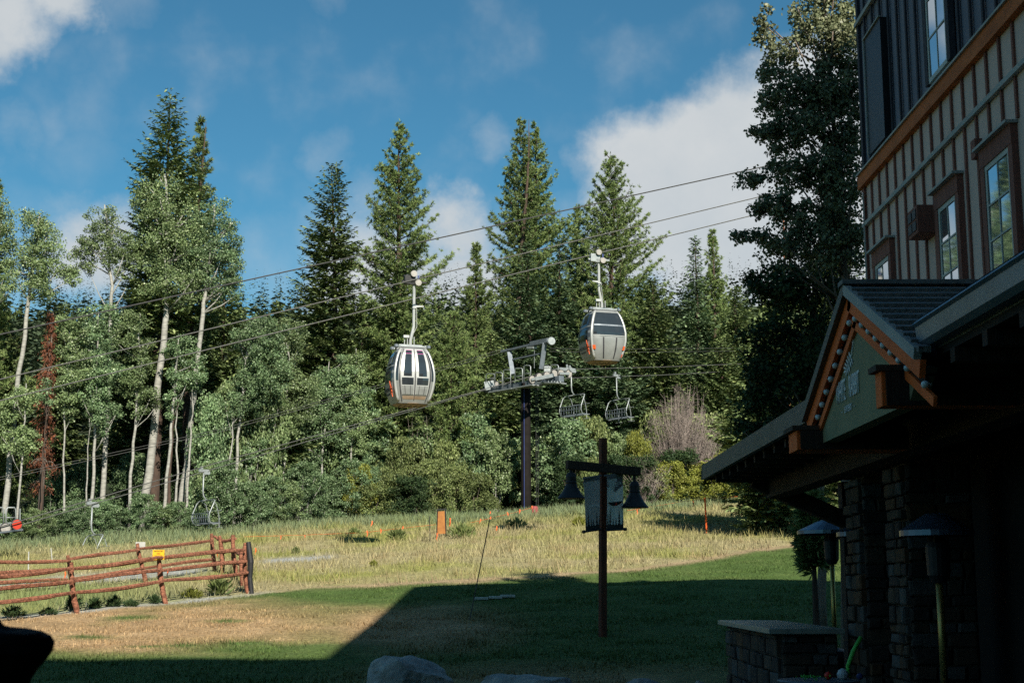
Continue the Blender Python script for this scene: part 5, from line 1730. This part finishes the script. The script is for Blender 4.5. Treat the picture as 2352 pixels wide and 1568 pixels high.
# ------------------------------------------------------------------ village block behind the viewpoint (casts the low shadow on the left)
vb_ = empty('village_block', (-6, -9, 0)); tag(vb_, 'tall village lodge behind the viewpoint', 'building')
VH = 24.2
mb = MB(); mb.box((-1.0, -12.6, VH / 2), (22, 8.6, VH)); mb.build('wall', M['lodge_wall'], vb_)
mb = MB(); mb.box((-1.0, -12.6, VH + .2), (23.4, 11.4, .4)); mb.build('roof', M['lodge_roof'], vb_)
for i in range(6):
    for j in range(5):
        mb = MB(); mb.box((-10.5 + i * 2.6, -8.27, 3 + j * 3.9), (1.2, .06, 1.7)); mb.build('window', M['window_glass'], vb_)

# ------------------------------------------------------------------ log rail fence
rf = random.Random(77)


def log_rail(mb, a, b, w=.10, h=.105):
    """split log: uneven square-ish bar"""
    a, b = Vector(a), Vector(b)
    n = 9; d = (b - a).normalized(); sx_ = d.cross(Vector((0, 0, 1))).normalized(); sz = sx_.cross(d)
    vs = []; fs = []
    ph_ = rf.uniform(0, 6); am = rf.uniform(.01, .03)
    for i in range(n + 1):
        t = i / n; p = a.lerp(b, t) + sz * (am * math.sin(ph_ + t * 4.5)) + sx_ * (am * math.cos(ph_ * 2 + t * 3))
        k = .72 + .28 * math.sin(math.pi * min(1, max(0, t))) ** .5
        for q in range(6):
            ang = 6.283 * q / 6 + .4
            rr = (1 + rf.uniform(-.16, .16))
            vs.append(p + sx_ * math.cos(ang) * w * .5 * k * rr + sz * math.sin(ang) * h * .5 * k * rr)
    for i in range(n):
        for q in range(6):
            q2 = (q + 1) % 6; fs.append((i * 6 + q, i * 6 + q2, (i + 1) * 6 + q2, (i + 1) * 6 + q))
    fs.append(tuple(range(6))[::-1]); fs.append(tuple(n * 6 + q for q in range(6)))
    mb.add(vs, fs)


def fence(label, posts, rails, pw):
    """posts: ((top px),(base px)); rails: list of ((x,y,i),(x,y,j)) px points with the posts they lean on"""
    G = [ground(*b) for t, b in posts]
    root = empty('rail_fence', G[-1]); tag(root, label, 'fence')
    for (t, b), g in zip(posts, G):
        top = at(t[0], t[1], g.y - .02)
        mb = MB(); log_rail(mb, g - Vector((0, 0, .15)), top, pw, pw * 1.05); mb.build('post', M['rail_wood'], root)
    def Yof(x):
        xs_ = [b[0] for t, b in posts]; return float(np.interp(x, xs_, [g.y for g in G])) if xs_[0] <= x <= xs_[-1] else (G[0].y + (x - xs_[0]) * (G[1].y - G[0].y) / (xs_[1] - xs_[0]) if x < xs_[0] else G[-1].y)
    for (x0_, y0_, x1_, y1_) in rails:
        mb = MB(); log_rail(mb, at(x0_, y0_, Yof(x0_) - .04), at(x1_, y1_, Yof(x1_) - .04)); mb.build('rail', M['rail_wood'], root)
    return G


gf = fence('front run of the red brown split rail fence ending at a black post', [((-46, 1318), (-28, 1436)), ((162, 1291), (179, 1408)), ((364, 1284), (382, 1386)), ((561, 1246), (570, 1361))],
      [(-40, 1327, 164, 1306), (168, 1305, 368, 1281), (370, 1279, 562, 1262), (-36, 1357, 168, 1333), (172, 1332, 372, 1308), (374, 1308, 565, 1289), (-32, 1386, 172, 1361), (176, 1360, 376, 1336), (378, 1334, 568, 1315)], .125)
gb = fence('rear run of the red brown split rail fence by the gravel track', [((-90, 1270), (-75, 1372)), ((154, 1275), (172, 1352)), ((317, 1247), (335, 1338)), ((484, 1225), (497, 1312))],
      [(-86, 1291, 158, 1287), (156, 1284, 320, 1261), (318, 1260, 488, 1241), (-84, 1316, 162, 1307), (160, 1306, 325, 1290), (322, 1290, 490, 1264), (-80, 1338, 166, 1332), (168, 1329, 328, 1305), (328, 1302, 492, 1285)], .13)
gs = fence('short stepped side run of the rail fence between its two long runs', [((504, 1230), (514, 1318)), ((534, 1228), (544, 1322)), ((552, 1262), (560, 1345))],
      [(490, 1232, 512, 1241), (508, 1241, 540, 1238), (492, 1262, 515, 1268), (508, 1268, 545, 1262), (536, 1262, 562, 1278), (494, 1290, 520, 1294), (512, 1293, 548, 1290), (540, 1290, 565, 1302)], .15)
g = ground(578, 1361); t = at(570, 1244, g.y)
mb = MB(); mb.tube([g - Vector((0, 0, .1)), g.lerp(t, .3) + Vector((-.02, 0, 0)), g.lerp(t, .6) + Vector((.03, 0, 0)), t], [.075, .07, .085, .07], 10); o = mb.build('padded_post', M['black_metal'], None, base=g); tag(o, 'black wrapped post at the corner of the rail fence', 'post')


def flat_sign(name, label, px0, py0, px1, py1, Y, mat, lines=None, thick=.012, cat='sign'):
    a, b = at(px0, py1, Y), at(px1, py0, Y); c = (a + b) / 2
    root = empty(name, c); tag(root, label, cat)
    mb = MB(); mb.box(c, (b.x - a.x, thick, b.z - a.z)); mb.build('board', M[mat], root, bevel=.003)
    if lines:
        n_ = len(lines); hh = (b.z - a.z)
        for i, (tx, k) in enumerate(lines):
            text('lettering', tx, hh * .20 * k, (0, -thick / 2 - .003, hh * (.36 - .24 * i)), (1, 0, 0), (0, 0, 1), M['sign_ink'], root, .95)
    return root


flat_sign('warning_sign', 'yellow sign reading RESTRICTED AREA DO NOT ENTER on the fence post', 350, 1262, 378, 1285, gf[2].y - .12, 'yellow_sign', [('RESTRICTED', .85), ('AREA', .85), ('DO NOT', 1), ('ENTER', 1)])
flat_sign('sign_back', 'blank pale metal sign back on the rear fence post', 311, 1244, 334, 1258, gb[2].y + .12, 'slab')

# ------------------------------------------------------------------ bell lamp post with banners
PY = 28.4
pb = ground(1384, 1462)
PY = pb.y
pole = empty('lamp_post', pb); tag(pole, 'timber lamp post with a crossbar in the shade of the lawn', 'lamp post')
sc = PY / F
tp = at(1385, 1006, PY)
mb = MB(); mb.bar(pb - Vector((0, 0, .3)), Vector((tp.x, PY, tp.z)), 15 * sc, 15 * sc, up=(.40, -.9, 0)); mb.build('post', M['post_paint'], pole, bevel=.01)
# crossbar runs slightly towards us at its left end
ca_, cb_ = at(1302, 1067, PY - .35), at(1469, 1083, PY + .30)
ca_ = Vector((ca_.x, ca_.y, at(1302, 1067, PY - .35).z)); cb_ = Vector((cb_.x, cb_.y, at(1469, 1083, PY + .30).z))
mb = MB(); mb.bar(ca_ + Vector((0, -.02, 0)), cb_ + Vector((0, -.02, 0)), .13, 20 * sc); mb.build('crossbar', M['dark_timber'], pole, bevel=.008)
for nm, bx_, by_, Yb, sw in (('bell shaped lamp hanging from the left end of the crossbar', 1312, 1145, PY - .32, 1.0), ('bell shaped lamp hanging from the right end of the crossbar', 1458, 1166, PY + .26, 1.0)):
    c = at(bx_, by_, Yb); k = Yb / F
    bl = empty('bell_lamp', c); tag(bl, nm, 'lamp', 'bell lamps on the timber post')
    mb = MB()
    mb.lathe([(30 * k, 0), (32 * k, 1 * k), (30 * k, 4 * k), (22 * k, 14 * k), (15 * k, 26 * k), (12 * k, 34 * k), (13 * k, 37 * k), (12 * k, 40 * k), (12.5 * k, 50 * k), (9 * k, 58 * k), (3 * k, 61 * k)], 28, c)
    mb.build('shade', M['black_metal'], bl, smooth=False)
    top = 92 * k if bx_ < 1400 else 84 * k
    mb = MB(); mb.tube([c + Vector((0, 0, 58 * k)), c + Vector((0, 0, top - 10 * k))], 4 * k, 8); mb.build('hanger', M['black_metal'], bl)
    mb = MB(); mb.lathe([(.01, 0), (.035, .02), (.03, .07), (.012, .1)], 10, c + Vector((0, 0, .01))); mb.build('light_bulb', M['bulb'], bl)


def banner(label, corners, Yn, Yf, left):
    """corners px: top inner, top outer, bottom outer, bottom inner"""
    (xa, ya), (xb, yb), (xc, yc), (xd, yd) = corners
    P = [at(xa, ya, Yn), at(xb, yb, Yf), at(xc, yc, Yf), at(xd, yd, Yn)]
    base = (P[2] + P[3]) / 2
    root = empty('banner', base); tag(root, label, 'banner', 'banners on the lamp post')
    nu, nv = 8, 16
    def pt(u, v, o_=0.0):
        t = P[0].lerp(P[1], u); b = P[3].lerp(P[2], u); p = t.lerp(b, v)
        n_ = (P[1] - P[0]).cross(P[3] - P[0]).normalized()
        if n_.y > 0: n_ = -n_
        return p + n_ * (o_ + .02 * math.sin(u * 5 + v * 3 + (1 if left else 0)) * (1 - v * .5))
    def sheet(mb, u0, u1, v0, v1, o_, n1=nu, n2=nv, th=.003):
        vs = [pt(u0 + (u1 - u0) * i / n1, v0 + (v1 - v0) * j / n2, o_) for j in range(n2 + 1) for i in range(n1 + 1)]
        k = len(vs); vs += [pt(u0 + (u1 - u0) * i / n1, v0 + (v1 - v0) * j / n2, o_ - th) for j in range(n2 + 1) for i in range(n1 + 1)]
        fs = []
        for j in range(n2):
            for i in range(n1):
                q = j * (n1 + 1) + i; fs += [(q, q + 1, q + n1 + 2, q + n1 + 1), (k + q, k + q + n1 + 1, k + q + n1 + 2, k + q + 1)]
        mb.add(vs, fs)
    def poly(mb, uv, o_): mb.prism([pt(u, v, o_) for u, v in uv], (0, .002, 0))
    mb = MB(); sheet(mb, 0, 1, 0, 1, 0); cl = mb.build('cloth', M['banner_grey' if left else 'banner_blue'], root, smooth=True)
    mb = MB(); sheet(mb, 0, 1, 0, .09, .004, 6, 2); mb.build('top_hem', M['banner_dark'], cl)
    mb = MB(); sheet(mb, 0, 1, .90, 1, .004, 6, 2)
    r = random.Random(3 if left else 8)
    for (u, h, w) in (((.18, .24, .09), (.80, .26, .09), (.42, .12, .07), (.58, .13, .07), (.02, .16, .06), (.97, .15, .06)) if left else ((.22, .28, .085), (.76, .27, .085), (.42, .13, .06), (.58, .14, .06), (.06, .20, .06), (.95, .13, .05))):
        n_ = 5
        for q in range(n_):
            v0 = .905 - h * q / n_; v1 = .905 - h * (q + 1.35) / n_; ww = w * (1 - q / n_)
            poly(mb, [(max(.005, u - ww), v0), (min(.995, u + ww), v0), (u, v1)], .0055)
    mb.build('tree_print', M['banner_black'], cl)
    if left:
        pass
    else:
        mb = MB(); poly(mb, [(0.01, .09), (.99, .09), (.99, .22), (.5, .33), (.01, .22)], .0055); mb.build('chevron_print', M['banner_dark'], cl)
        mb = MB(); poly(mb, [(.02, .50), (.98, .50), (.80, .545), (.60, .57), (.40, .57), (.20, .545)], .006); mb.build('badge_print', M['banner_black'], cl)
        mb = MB(); c = pt(.5, .535, .009); mb.lathe([(.03, 0), (.042, 0), (.042, .003), (.03, .003)], 14, c, (0, -1, 0)); mb.build('badge_ring', M['wheel_red'], cl)
        mb = MB(); mb.box(pt(.5, .535, .010), (.035, .004, .035)); mb.build('badge_mark', M['lettering'], cl)
        mb = MB()
        for q in range(4):
            a = q * 1.571 + .785; mb.lathe([(.002, 0), (.013, 0), (.013, .003), (.002, .003)], 8, pt(.5, .125, .009) + Vector((.014 * math.cos(a), 0, .014 * math.sin(a))), (0, -1, 0))
        mb.build('leaf_mark', M['lettering'], cl)
    rt = (P[1] - P[0]) if not left else (P[0] - P[1])
    def put(body, size, u, v):
        q = pt(u, v, .010); text('lettering', body, size, q - base, rt, (P[0] - P[3]), M['lettering'], cl, .95, .001)
    if left: put('NORTHSTAR', .072, .5, .55)
    else:
        put('NORTHSTAR', .066, .5, .185); put('CALIFORNIA', .030, .5, .225)
    mb = MB(); q0, q1 = pt(-.05, .985, 0), pt(1.10, .985, 0); mb.tube([q0, q1], .022, 8); mb.lathe([(.0, -.02), (.035, -.02), (.035, .03), (.0, .03)], 10, q1, q1 - q0); mb.build('bottom_rod', M['black_metal'], root)
    mb = MB(); mb.tube([pt(-.12, .02, 0), pt(1.02, .02, 0)], .018, 8); mb.build('top_rod', M['banner_dark'], root)


banner('grey banner with NORTHSTAR lettering left of the timber post', ((1376, 1090), (1340, 1096), (1345, 1222), (1378, 1217)), PY - .15, PY - .45, True)
banner('pale blue banner with a dark chevron right of the timber post', ((1394, 1089), (1432, 1084), (1431, 1217), (1393, 1219)), PY - .15, PY + .22, False)

# ------------------------------------------------------------------ things on the meadow
g = ground(1012, 1238)
bs = empty('target_board', g); tag(bs, 'rust orange board on a black stand in the meadow', 'sign board'); sY = g.y
mb = MB()
for x0_, x1_ in ((1005, 1003), (1023, 1024)): mb.tube([at(x0_, 1170, sY + .05), at(x1_, 1243 if x0_ < 1010 else 1233, sY)], .03, 6)
mb.tube([at(1004, 1170, sY + .05), at(1024, 1169, sY + .05)], .03, 6); mb.tube([at(1004, 1228, sY), at(1024, 1227, sY)], .02, 6)
mb.tube([at(1005, 1172, sY + .05), at(1004, 1170, sY + .05) + Vector((.1, .9, -1.5))], .025, 6)
mb.build('stand', M['black_metal'], bs)
mb = MB(); a, b, c, d = at(1006, 1174, sY), at(1021, 1173, sY), at(1023, 1225, sY - .04), at(1004.5, 1226, sY - .04); mb.prism([a, b, c, d], (0, .03, 0)); mb.build('board', M['rust_board'], bs)


def stake(name, label, base_px, top_px, rad, mat, group=None, dy=0.0, cat='stake'):
    g = ground(*base_px); t = at(top_px[0], top_px[1], g.y + dy)
    mb = MB(); mb.tube([g - Vector((0, 0, .1)), t], rad, 7); o = mb.build(name, M[mat], None, base=g); return tag(o, label, cat, group)


stake('marker_stake', 'tall orange stake holding up the boundary rope by the shrubs', (1623, 1224), (1619, 1143), .035, 'orange')
stake('steel_stake', 'thin dark stake beside the rust orange board', (988, 1245), (987, 1185), .018, 'black_metal')
stake('slack_pole', 'long thin leaning rod standing in the lawn', (1077, 1421), (1125, 1192), .012, 'cable_dark', dy=.3)
stake('steel_stake', 'pale thin stake behind the fence at the left', (65, 1320), (66, 1266), .02, 'slab')
stake('steel_stake', 'pale leaning stick in the grass behind the fence', (121, 1290), (117, 1258), .018, 'slab')
g = ground(1228, 1186); t = at(1229, 1162, g.y)
mb = MB(); mb.lathe([(.16, 0), (.19, .05), (.19, t.z - g.z - .05), (.12, t.z - g.z)], 14, g); o = mb.build('foam_pad', M['pink_pad'], None, base=g); tag(o, 'faded pink foam pad standing at the lift tower foot', 'pad')


def marker_rope(label, pts, ribbons, rmat='orange'):
    """pts: (x, y, Y) points of the rope"""
    P = [at(*p) for p in pts]
    root = empty('marker_rope', P[0]); tag(root, label, 'rope', 'orange marker ropes on the meadow')
    mb = MB(); mb.tube(P, .007, 5); mb.build('rope', M[rmat], root)
    for (x, y, L) in ribbons:
        Y = float(np.interp(x, [p[0] for p in pts], [p[2] for p in pts]))
        a = at(x, y, Y); b = at(x + rf.uniform(-4, 2), y + L, Y - .05); m_ = a.lerp(b, .5) + Vector((.03, 0, 0)); s_ = Y / F * 2.3
        mb = MB(); mb.bar(a, m_, s_, s_ * .8, up=(0, 1, 0)); mb.bar(m_, b, s_ * .9, s_ * .8, up=(0, 1, 0), w1=s_ * .4); mb.build('ribbon', M['orange'], root)


Yt = lambda x, y: ground(x, y).y
marker_rope('orange boundary rope rising to the right past the tall stake', [(1440, 1172, Yt(1440, 1185)), (1480, 1166, Yt(1480, 1183)), (1550, 1154, 79), (1619, 1145, Yt(1622, 1224)), (1680, 1141, 70), (1745, 1134, 73), (1850, 1122, 76)], [(1463, 1170, 12), (1592, 1150, 14), (1738, 1134, 10)])
marker_rope('orange boundary rope climbing to the pink pad', [(1080, 1200, Yt(1080, 1210)), (1125, 1190, Yt(1125, 1204)), (1180, 1177, Yt(1180, 1192)), (1228, 1163, Yt(1228, 1186))], [(1104, 1191, 10), (1127, 1186, 9), (1165, 1176, 9), (1194, 1169, 10), (1222, 1161, 10), (1126, 1174, 6)])
marker_rope('orange boundary rope low along the tall grass behind the fence corner', [(560, 1232, Yt(560, 1240)), (700, 1228, Yt(700, 1238)), (840, 1222, Yt(840, 1234)), (900, 1215, Yt(900, 1226)), (1000, 1204, Yt(1000, 1216))], [(645, 1230, 10), (700, 1228, 10), (843, 1218, 14), (874, 1214, 11), (926, 1208, 8), (855, 1196, 12)])
# single pin flags
for lb, x, y, L in (('orange ribbon low in the grass left of the boards', 587, 1258, 14), ('orange ribbon tied low on the stand of the rust board', 1004, 1224, 14), ('orange ribbon flag right of the rust board', 1034, 1189, 20), ('orange ribbon at the edge of the meadow behind the post', 1141, 1208, 10),
                    ('orange ribbon in the grass right of the black stand', 1383, 1217, 8), ('orange ribbon behind the front fence, leftmost', 150, 1312, 14), ('orange ribbon behind the fence near the low chair', 385, 1308, 12), ('orange ribbon in the corner of the fence', 500, 1262, 14)):
    g = ground(x, y + L + 4); a = at(x, y, g.y); b = at(x - 2, y + L, g.y); s_ = g.y / F * 2.6
    mb = MB(); mb.tube([g - Vector((0, 0, .05)), a], .008, 5); mb.bar(a, a.lerp(b, .5) + Vector((.03, -.02, 0)), s_, s_ * .7, up=(0, 1, 0)); mb.bar(a.lerp(b, .5) + Vector((.03, -.02, 0)), b, s_, s_ * .7, up=(0, 1, 0), w1=s_ * .4)
    o = mb.build('pin_flag', M['orange'], None, base=g); tag(o, lb, 'marker flag', 'orange marker ribbons')


# clumps of weeds
def weed(label, x, y, w_px, h_px, seed, mat='willow_leaf', n=260, group='weed clumps in the meadow'):
    g = ground(x, y); r = np.random.default_rng(seed); s = g.y / F; w = w_px * s / 2; h = h_px * s
    root = empty('weed_clump', g); tag(root, label, 'weed', group)
    a = r.uniform(0, 6.28, n); t = r.random(n)
    P = np.stack([w * t * .6 * np.cos(a), w * t * .6 * np.sin(a), r.uniform(0, .55, n) * h * (1.1 - .5 * t)], 1)
    D = np.stack([np.cos(a) * t, np.sin(a) * t, np.full(n, .9)], 1) + r.normal(0, .35, (n, 3))
    v, f = diamonds(P, D, rand_unit(r, n), r.uniform(.25, .5, n) * h, r.uniform(.04, .09, n) * (h + .2))
    obj('leaves', np_mesh('leaves', v, f, M[mat]), root)


W_ = [('dark weedy clump in the meadow left of the rust board', 910, 1240, 60, 34, 'willow_leaf'), ('bushy weeds just right of the rust board', 1060, 1236, 90, 42, 'willow_leaf'), ('weedy clump between the pink pad and the post', 1185, 1214, 70, 32, 'willow_leaf'),
      ('weedy clump behind the left banner', 1330, 1208, 40, 28, 'yellow_leaf'), ('small weed left of the gravel track end', 815, 1228, 34, 22, 'willow_leaf'), ('small dry tuft alone in the meadow', 858, 1300, 20, 18, 'yellow_leaf'), ('tiny weed behind the black fence post', 680, 1270, 24, 18, 'willow_leaf'),
      ('dark weed at the foot of the second fence post', 168, 1400, 26, 44, 'weed_leaf'), ('broad leaved weed right of the second fence post', 216, 1398, 40, 32, 'weed_leaf'), ('broad leaved weed in the middle of the front fence', 262, 1395, 40, 34, 'weed_leaf'), ('low weeds under the yellow sign', 300, 1394, 50, 22, 'weed_leaf'),
      ('weeds at the far left foot of the fence', 30, 1418, 70, 34, 'weed_leaf'), ('weeds left of the second fence post', 110, 1412, 60, 22, 'weed_leaf'), ('tall weed by the third fence post', 355, 1386, 26, 26, 'weed_leaf'), ('dry weeds under the fence corner rails', 505, 1366, 70, 50, 'willow_leaf'), ('dry weeds left of the fence corner', 440, 1374, 70, 30, 'yellow_leaf')]
for i, (lb, x, y, w, h, m_) in enumerate(W_): weed(lb, x, y, w, h, 400 + i, m_)

# three pale stepping slabs in the shade
for i, (x, w) in enumerate(((1105, 38), (1138, 36), (1166, 40))):
    g = ground(x, 1378 - i * 3); s = g.y / F
    mb = MB(); mb.box(g + Vector((0, 0, .04)), (w * s * .85, .32, .07)); o = mb.build('stepping_slab', M['slab'], None, base=g, bevel=.015); tag(o, ['leftmost', 'middle', 'rightmost'][i] + ' of the three pale slabs lying in the shaded lawn', 'slab', 'pale slabs in the lawn')


# boulders
from mathutils import noise as mnoise
def boulder(label, x, Y, w_px, ytop, seed, depth=.8, flat=0.0):
    k = Y / F; c = at(x, ytop, Y); base = Vector((c.x, Y, hz(c.x, Y) - .05)); hgt = c.z - base.z; w = w_px * k / 2
    bm = bmesh.new(); bmesh.ops.create_icosphere(bm, subdivisions=5, radius=1.0)
    r = np.random.default_rng(seed)
    pl = [(Vector(rand_unit(r, 1)[0]), r.uniform(.52, .82)) for i in range(14)]
    for v in bm.verts:
        p = v.co.copy()
        for n_, d in pl:
            q = p.dot(n_)
            if q > d: p -= n_ * (q - d) * .97
        ns = math.sin(p.x * 7 + seed) * math.sin(p.y * 6) * .03 + math.sin(p.z * 13 + p.x * 9) * .015
        p *= 1 + ns + .09 * mnoise.fractal(p * 2.2 + Vector((seed, 0, 0)), 1.0, 2.1, 6) - .05 * abs(mnoise.noise(Vector((p.x * 1.5, p.y * 1.5, p.z * 7 + seed))))
        v.co = Vector((p.x * w * 1.12, p.y * w * depth, (p.z * .55 + .45) * hgt * 1.0))
    m = bpy.data.meshes.new('boulder'); bm.to_mesh(m); bm.free(); m.materials.append(M['rock'])
    zmax = max(v.co.z for v in m.vertices)
    for v in m.vertices: v.co.z *= hgt / zmax
    o = obj('boulder', m, None, base); return tag(o, label, 'boulder', 'boulders at the lawn edge')


boulder('large pale boulder at the bottom edge of the lawn', 950, 17.5, 205, 1503, 3)
boulder('low flat boulder right of the large boulder', 1210, 17.0, 210, 1548, 8, .6)
boulder('low boulder at the foot of the timber post', 1500, 17.2, 190, 1556, 12, .6)
boulder('flat pale stone left of the bar counter', 1620, 16.5, 110, 1561, 15, .6)


# table with bright toys at the bottom right
ty = 13.2
tp_ = at(1880, 1560, ty); tb_ = Vector((tp_.x, ty, .06))
tbl = empty('patio_table', tb_); tag(tbl, 'round pale topped patio table at the bottom edge right of the counter', 'table')
mb = MB(); mb.lathe([(.0, tp_.z - .06 - .03), (.36, tp_.z - .06 - .03), (.37, tp_.z - .06 - .01), (.36, tp_.z - .06), (0, tp_.z - .06)], 36, tb_); mb.build('top', M['galv_dark'], tbl)
mb = MB(); mb.tube([tb_, tb_ + Vector((0, 0, tp_.z - .1))], .04, 10); mb.lathe([(.26, 0), (.26, .02), (.05, .05)], 24, tb_); mb.build('pedestal', M['black_metal'], tbl)
zt_ = tp_.z
a = at(1948, 1528, ty); b = at(1978, 1462, ty)
mb = MB(); pts = [Vector((a.x, ty, zt_ + .02)), a, a.lerp(b, .5) + Vector((-.012, 0, 0)), b]; mb.tube(pts, [.018, .02, .022, .02], 8); o = mb.build('foam_noodle', M['lime'], None, base=pts[0], smooth=True); tag(o, 'bright green foam strip sticking up from the table', 'toy')
for nm, lb, x, y, r_, mt in (('toy_ball', 'small red ball among the toys on the table', 1902, 1532, .035, 'toy_red'), ('toy_ball', 'small blue ball beside the green strip', 1974, 1532, .03, 'toy_blue')):
    c = at(x, y, ty); c.z = zt_ + r_
    mb = MB(); mb.lathe([(r_ * math.sin(math.pi * i / 10) + .0005, -r_ * math.cos(math.pi * i / 10)) for i in range(11)], 16, c); o = mb.build(nm, M[mt], None, base=c, smooth=True); tag(o, lb, 'toy')
c = at(1935, 1530, ty); c.z = zt_
mb = MB(); mb.lathe([(.03, 0), (.05, .02), (.055, .05), (.04, .08), (.012, .10)], 12, c); o = mb.build('cloth_bundle', M['toy_white'], None, base=c); tag(o, 'crumpled pale cloth among the toys on the table', 'cloth')
r9 = np.random.default_rng(9); pr_ = at(1868, 1548, ty - .1); nn = 40
v, f = diamonds(np.array([[0, 0, 0.0]]) + r9.normal(0, .05, (nn, 3)) * np.array([1.4, .5, .12]) + np.array([0, 0, .015]), rand_unit(r9, nn), rand_unit(r9, nn), r9.uniform(.02, .04, nn), r9.uniform(.012, .02, nn))
o = obj('green_garland', np_mesh('green_garland', v, f, M['lime']), None, (pr_.x, ty - .05, zt_ + .01)); tag(o, 'scattered green leaves lying on the table', 'garland', kind='stuff')

# dark post top close to the lens, bottom left
c = at(18, 1520, 2.2); k = 2.2 / F
pbase = Vector((c.x, 2.2, 0.0))
pt_ = empty('rough_post', pbase); tag(pt_, 'dark out of focus rough post top cutting into the bottom left corner', 'post')
r9 = random.Random(2)
prof = [(1650, 40), (1600, 52), (1568, 62), (1545, 74), (1525, 90), (1505, 104), (1485, 112), (1465, 110), (1450, 104), (1440, 92), (1434, 60), (1432, 15)]
vs, fs = [], []
nn = 24
for j, (py, hw) in enumerate(prof):
    zc = at(0, py, 2.2).z
    for q in range(nn):
        a = 6.283 * q / nn
        rr = hw * k * (1 + .07 * math.sin(3 * a + j) + r9.uniform(-.03, .03))
        vs.append((rr * math.cos(a) + (0 - 18) * k, rr * .8 * math.sin(a), zc + .004 * math.sin(2 * a + 1) - .010 * math.cos(a)))
for j in range(len(prof) - 1):
    for q in range(nn):
        fs.append((j * nn + q, j * nn + (q + 1) % nn, (j + 1) * nn + (q + 1) % nn, (j + 1) * nn + q))
fs.append(tuple((len(prof) - 1) * nn + q for q in range(nn)))
mb = MB(); mb.add(vs, fs); mb.build('cap', M['tower_brown'], pt_, base=(0, 0, 0))
mb = MB(); mb.tube([(-18 * k, 0, 0), (-18 * k, 0, at(0, 1640, 2.2).z)], [.03, .028], 14); mb.build('shaft', M['tower_brown'], pt_, base=(0, 0, 0))
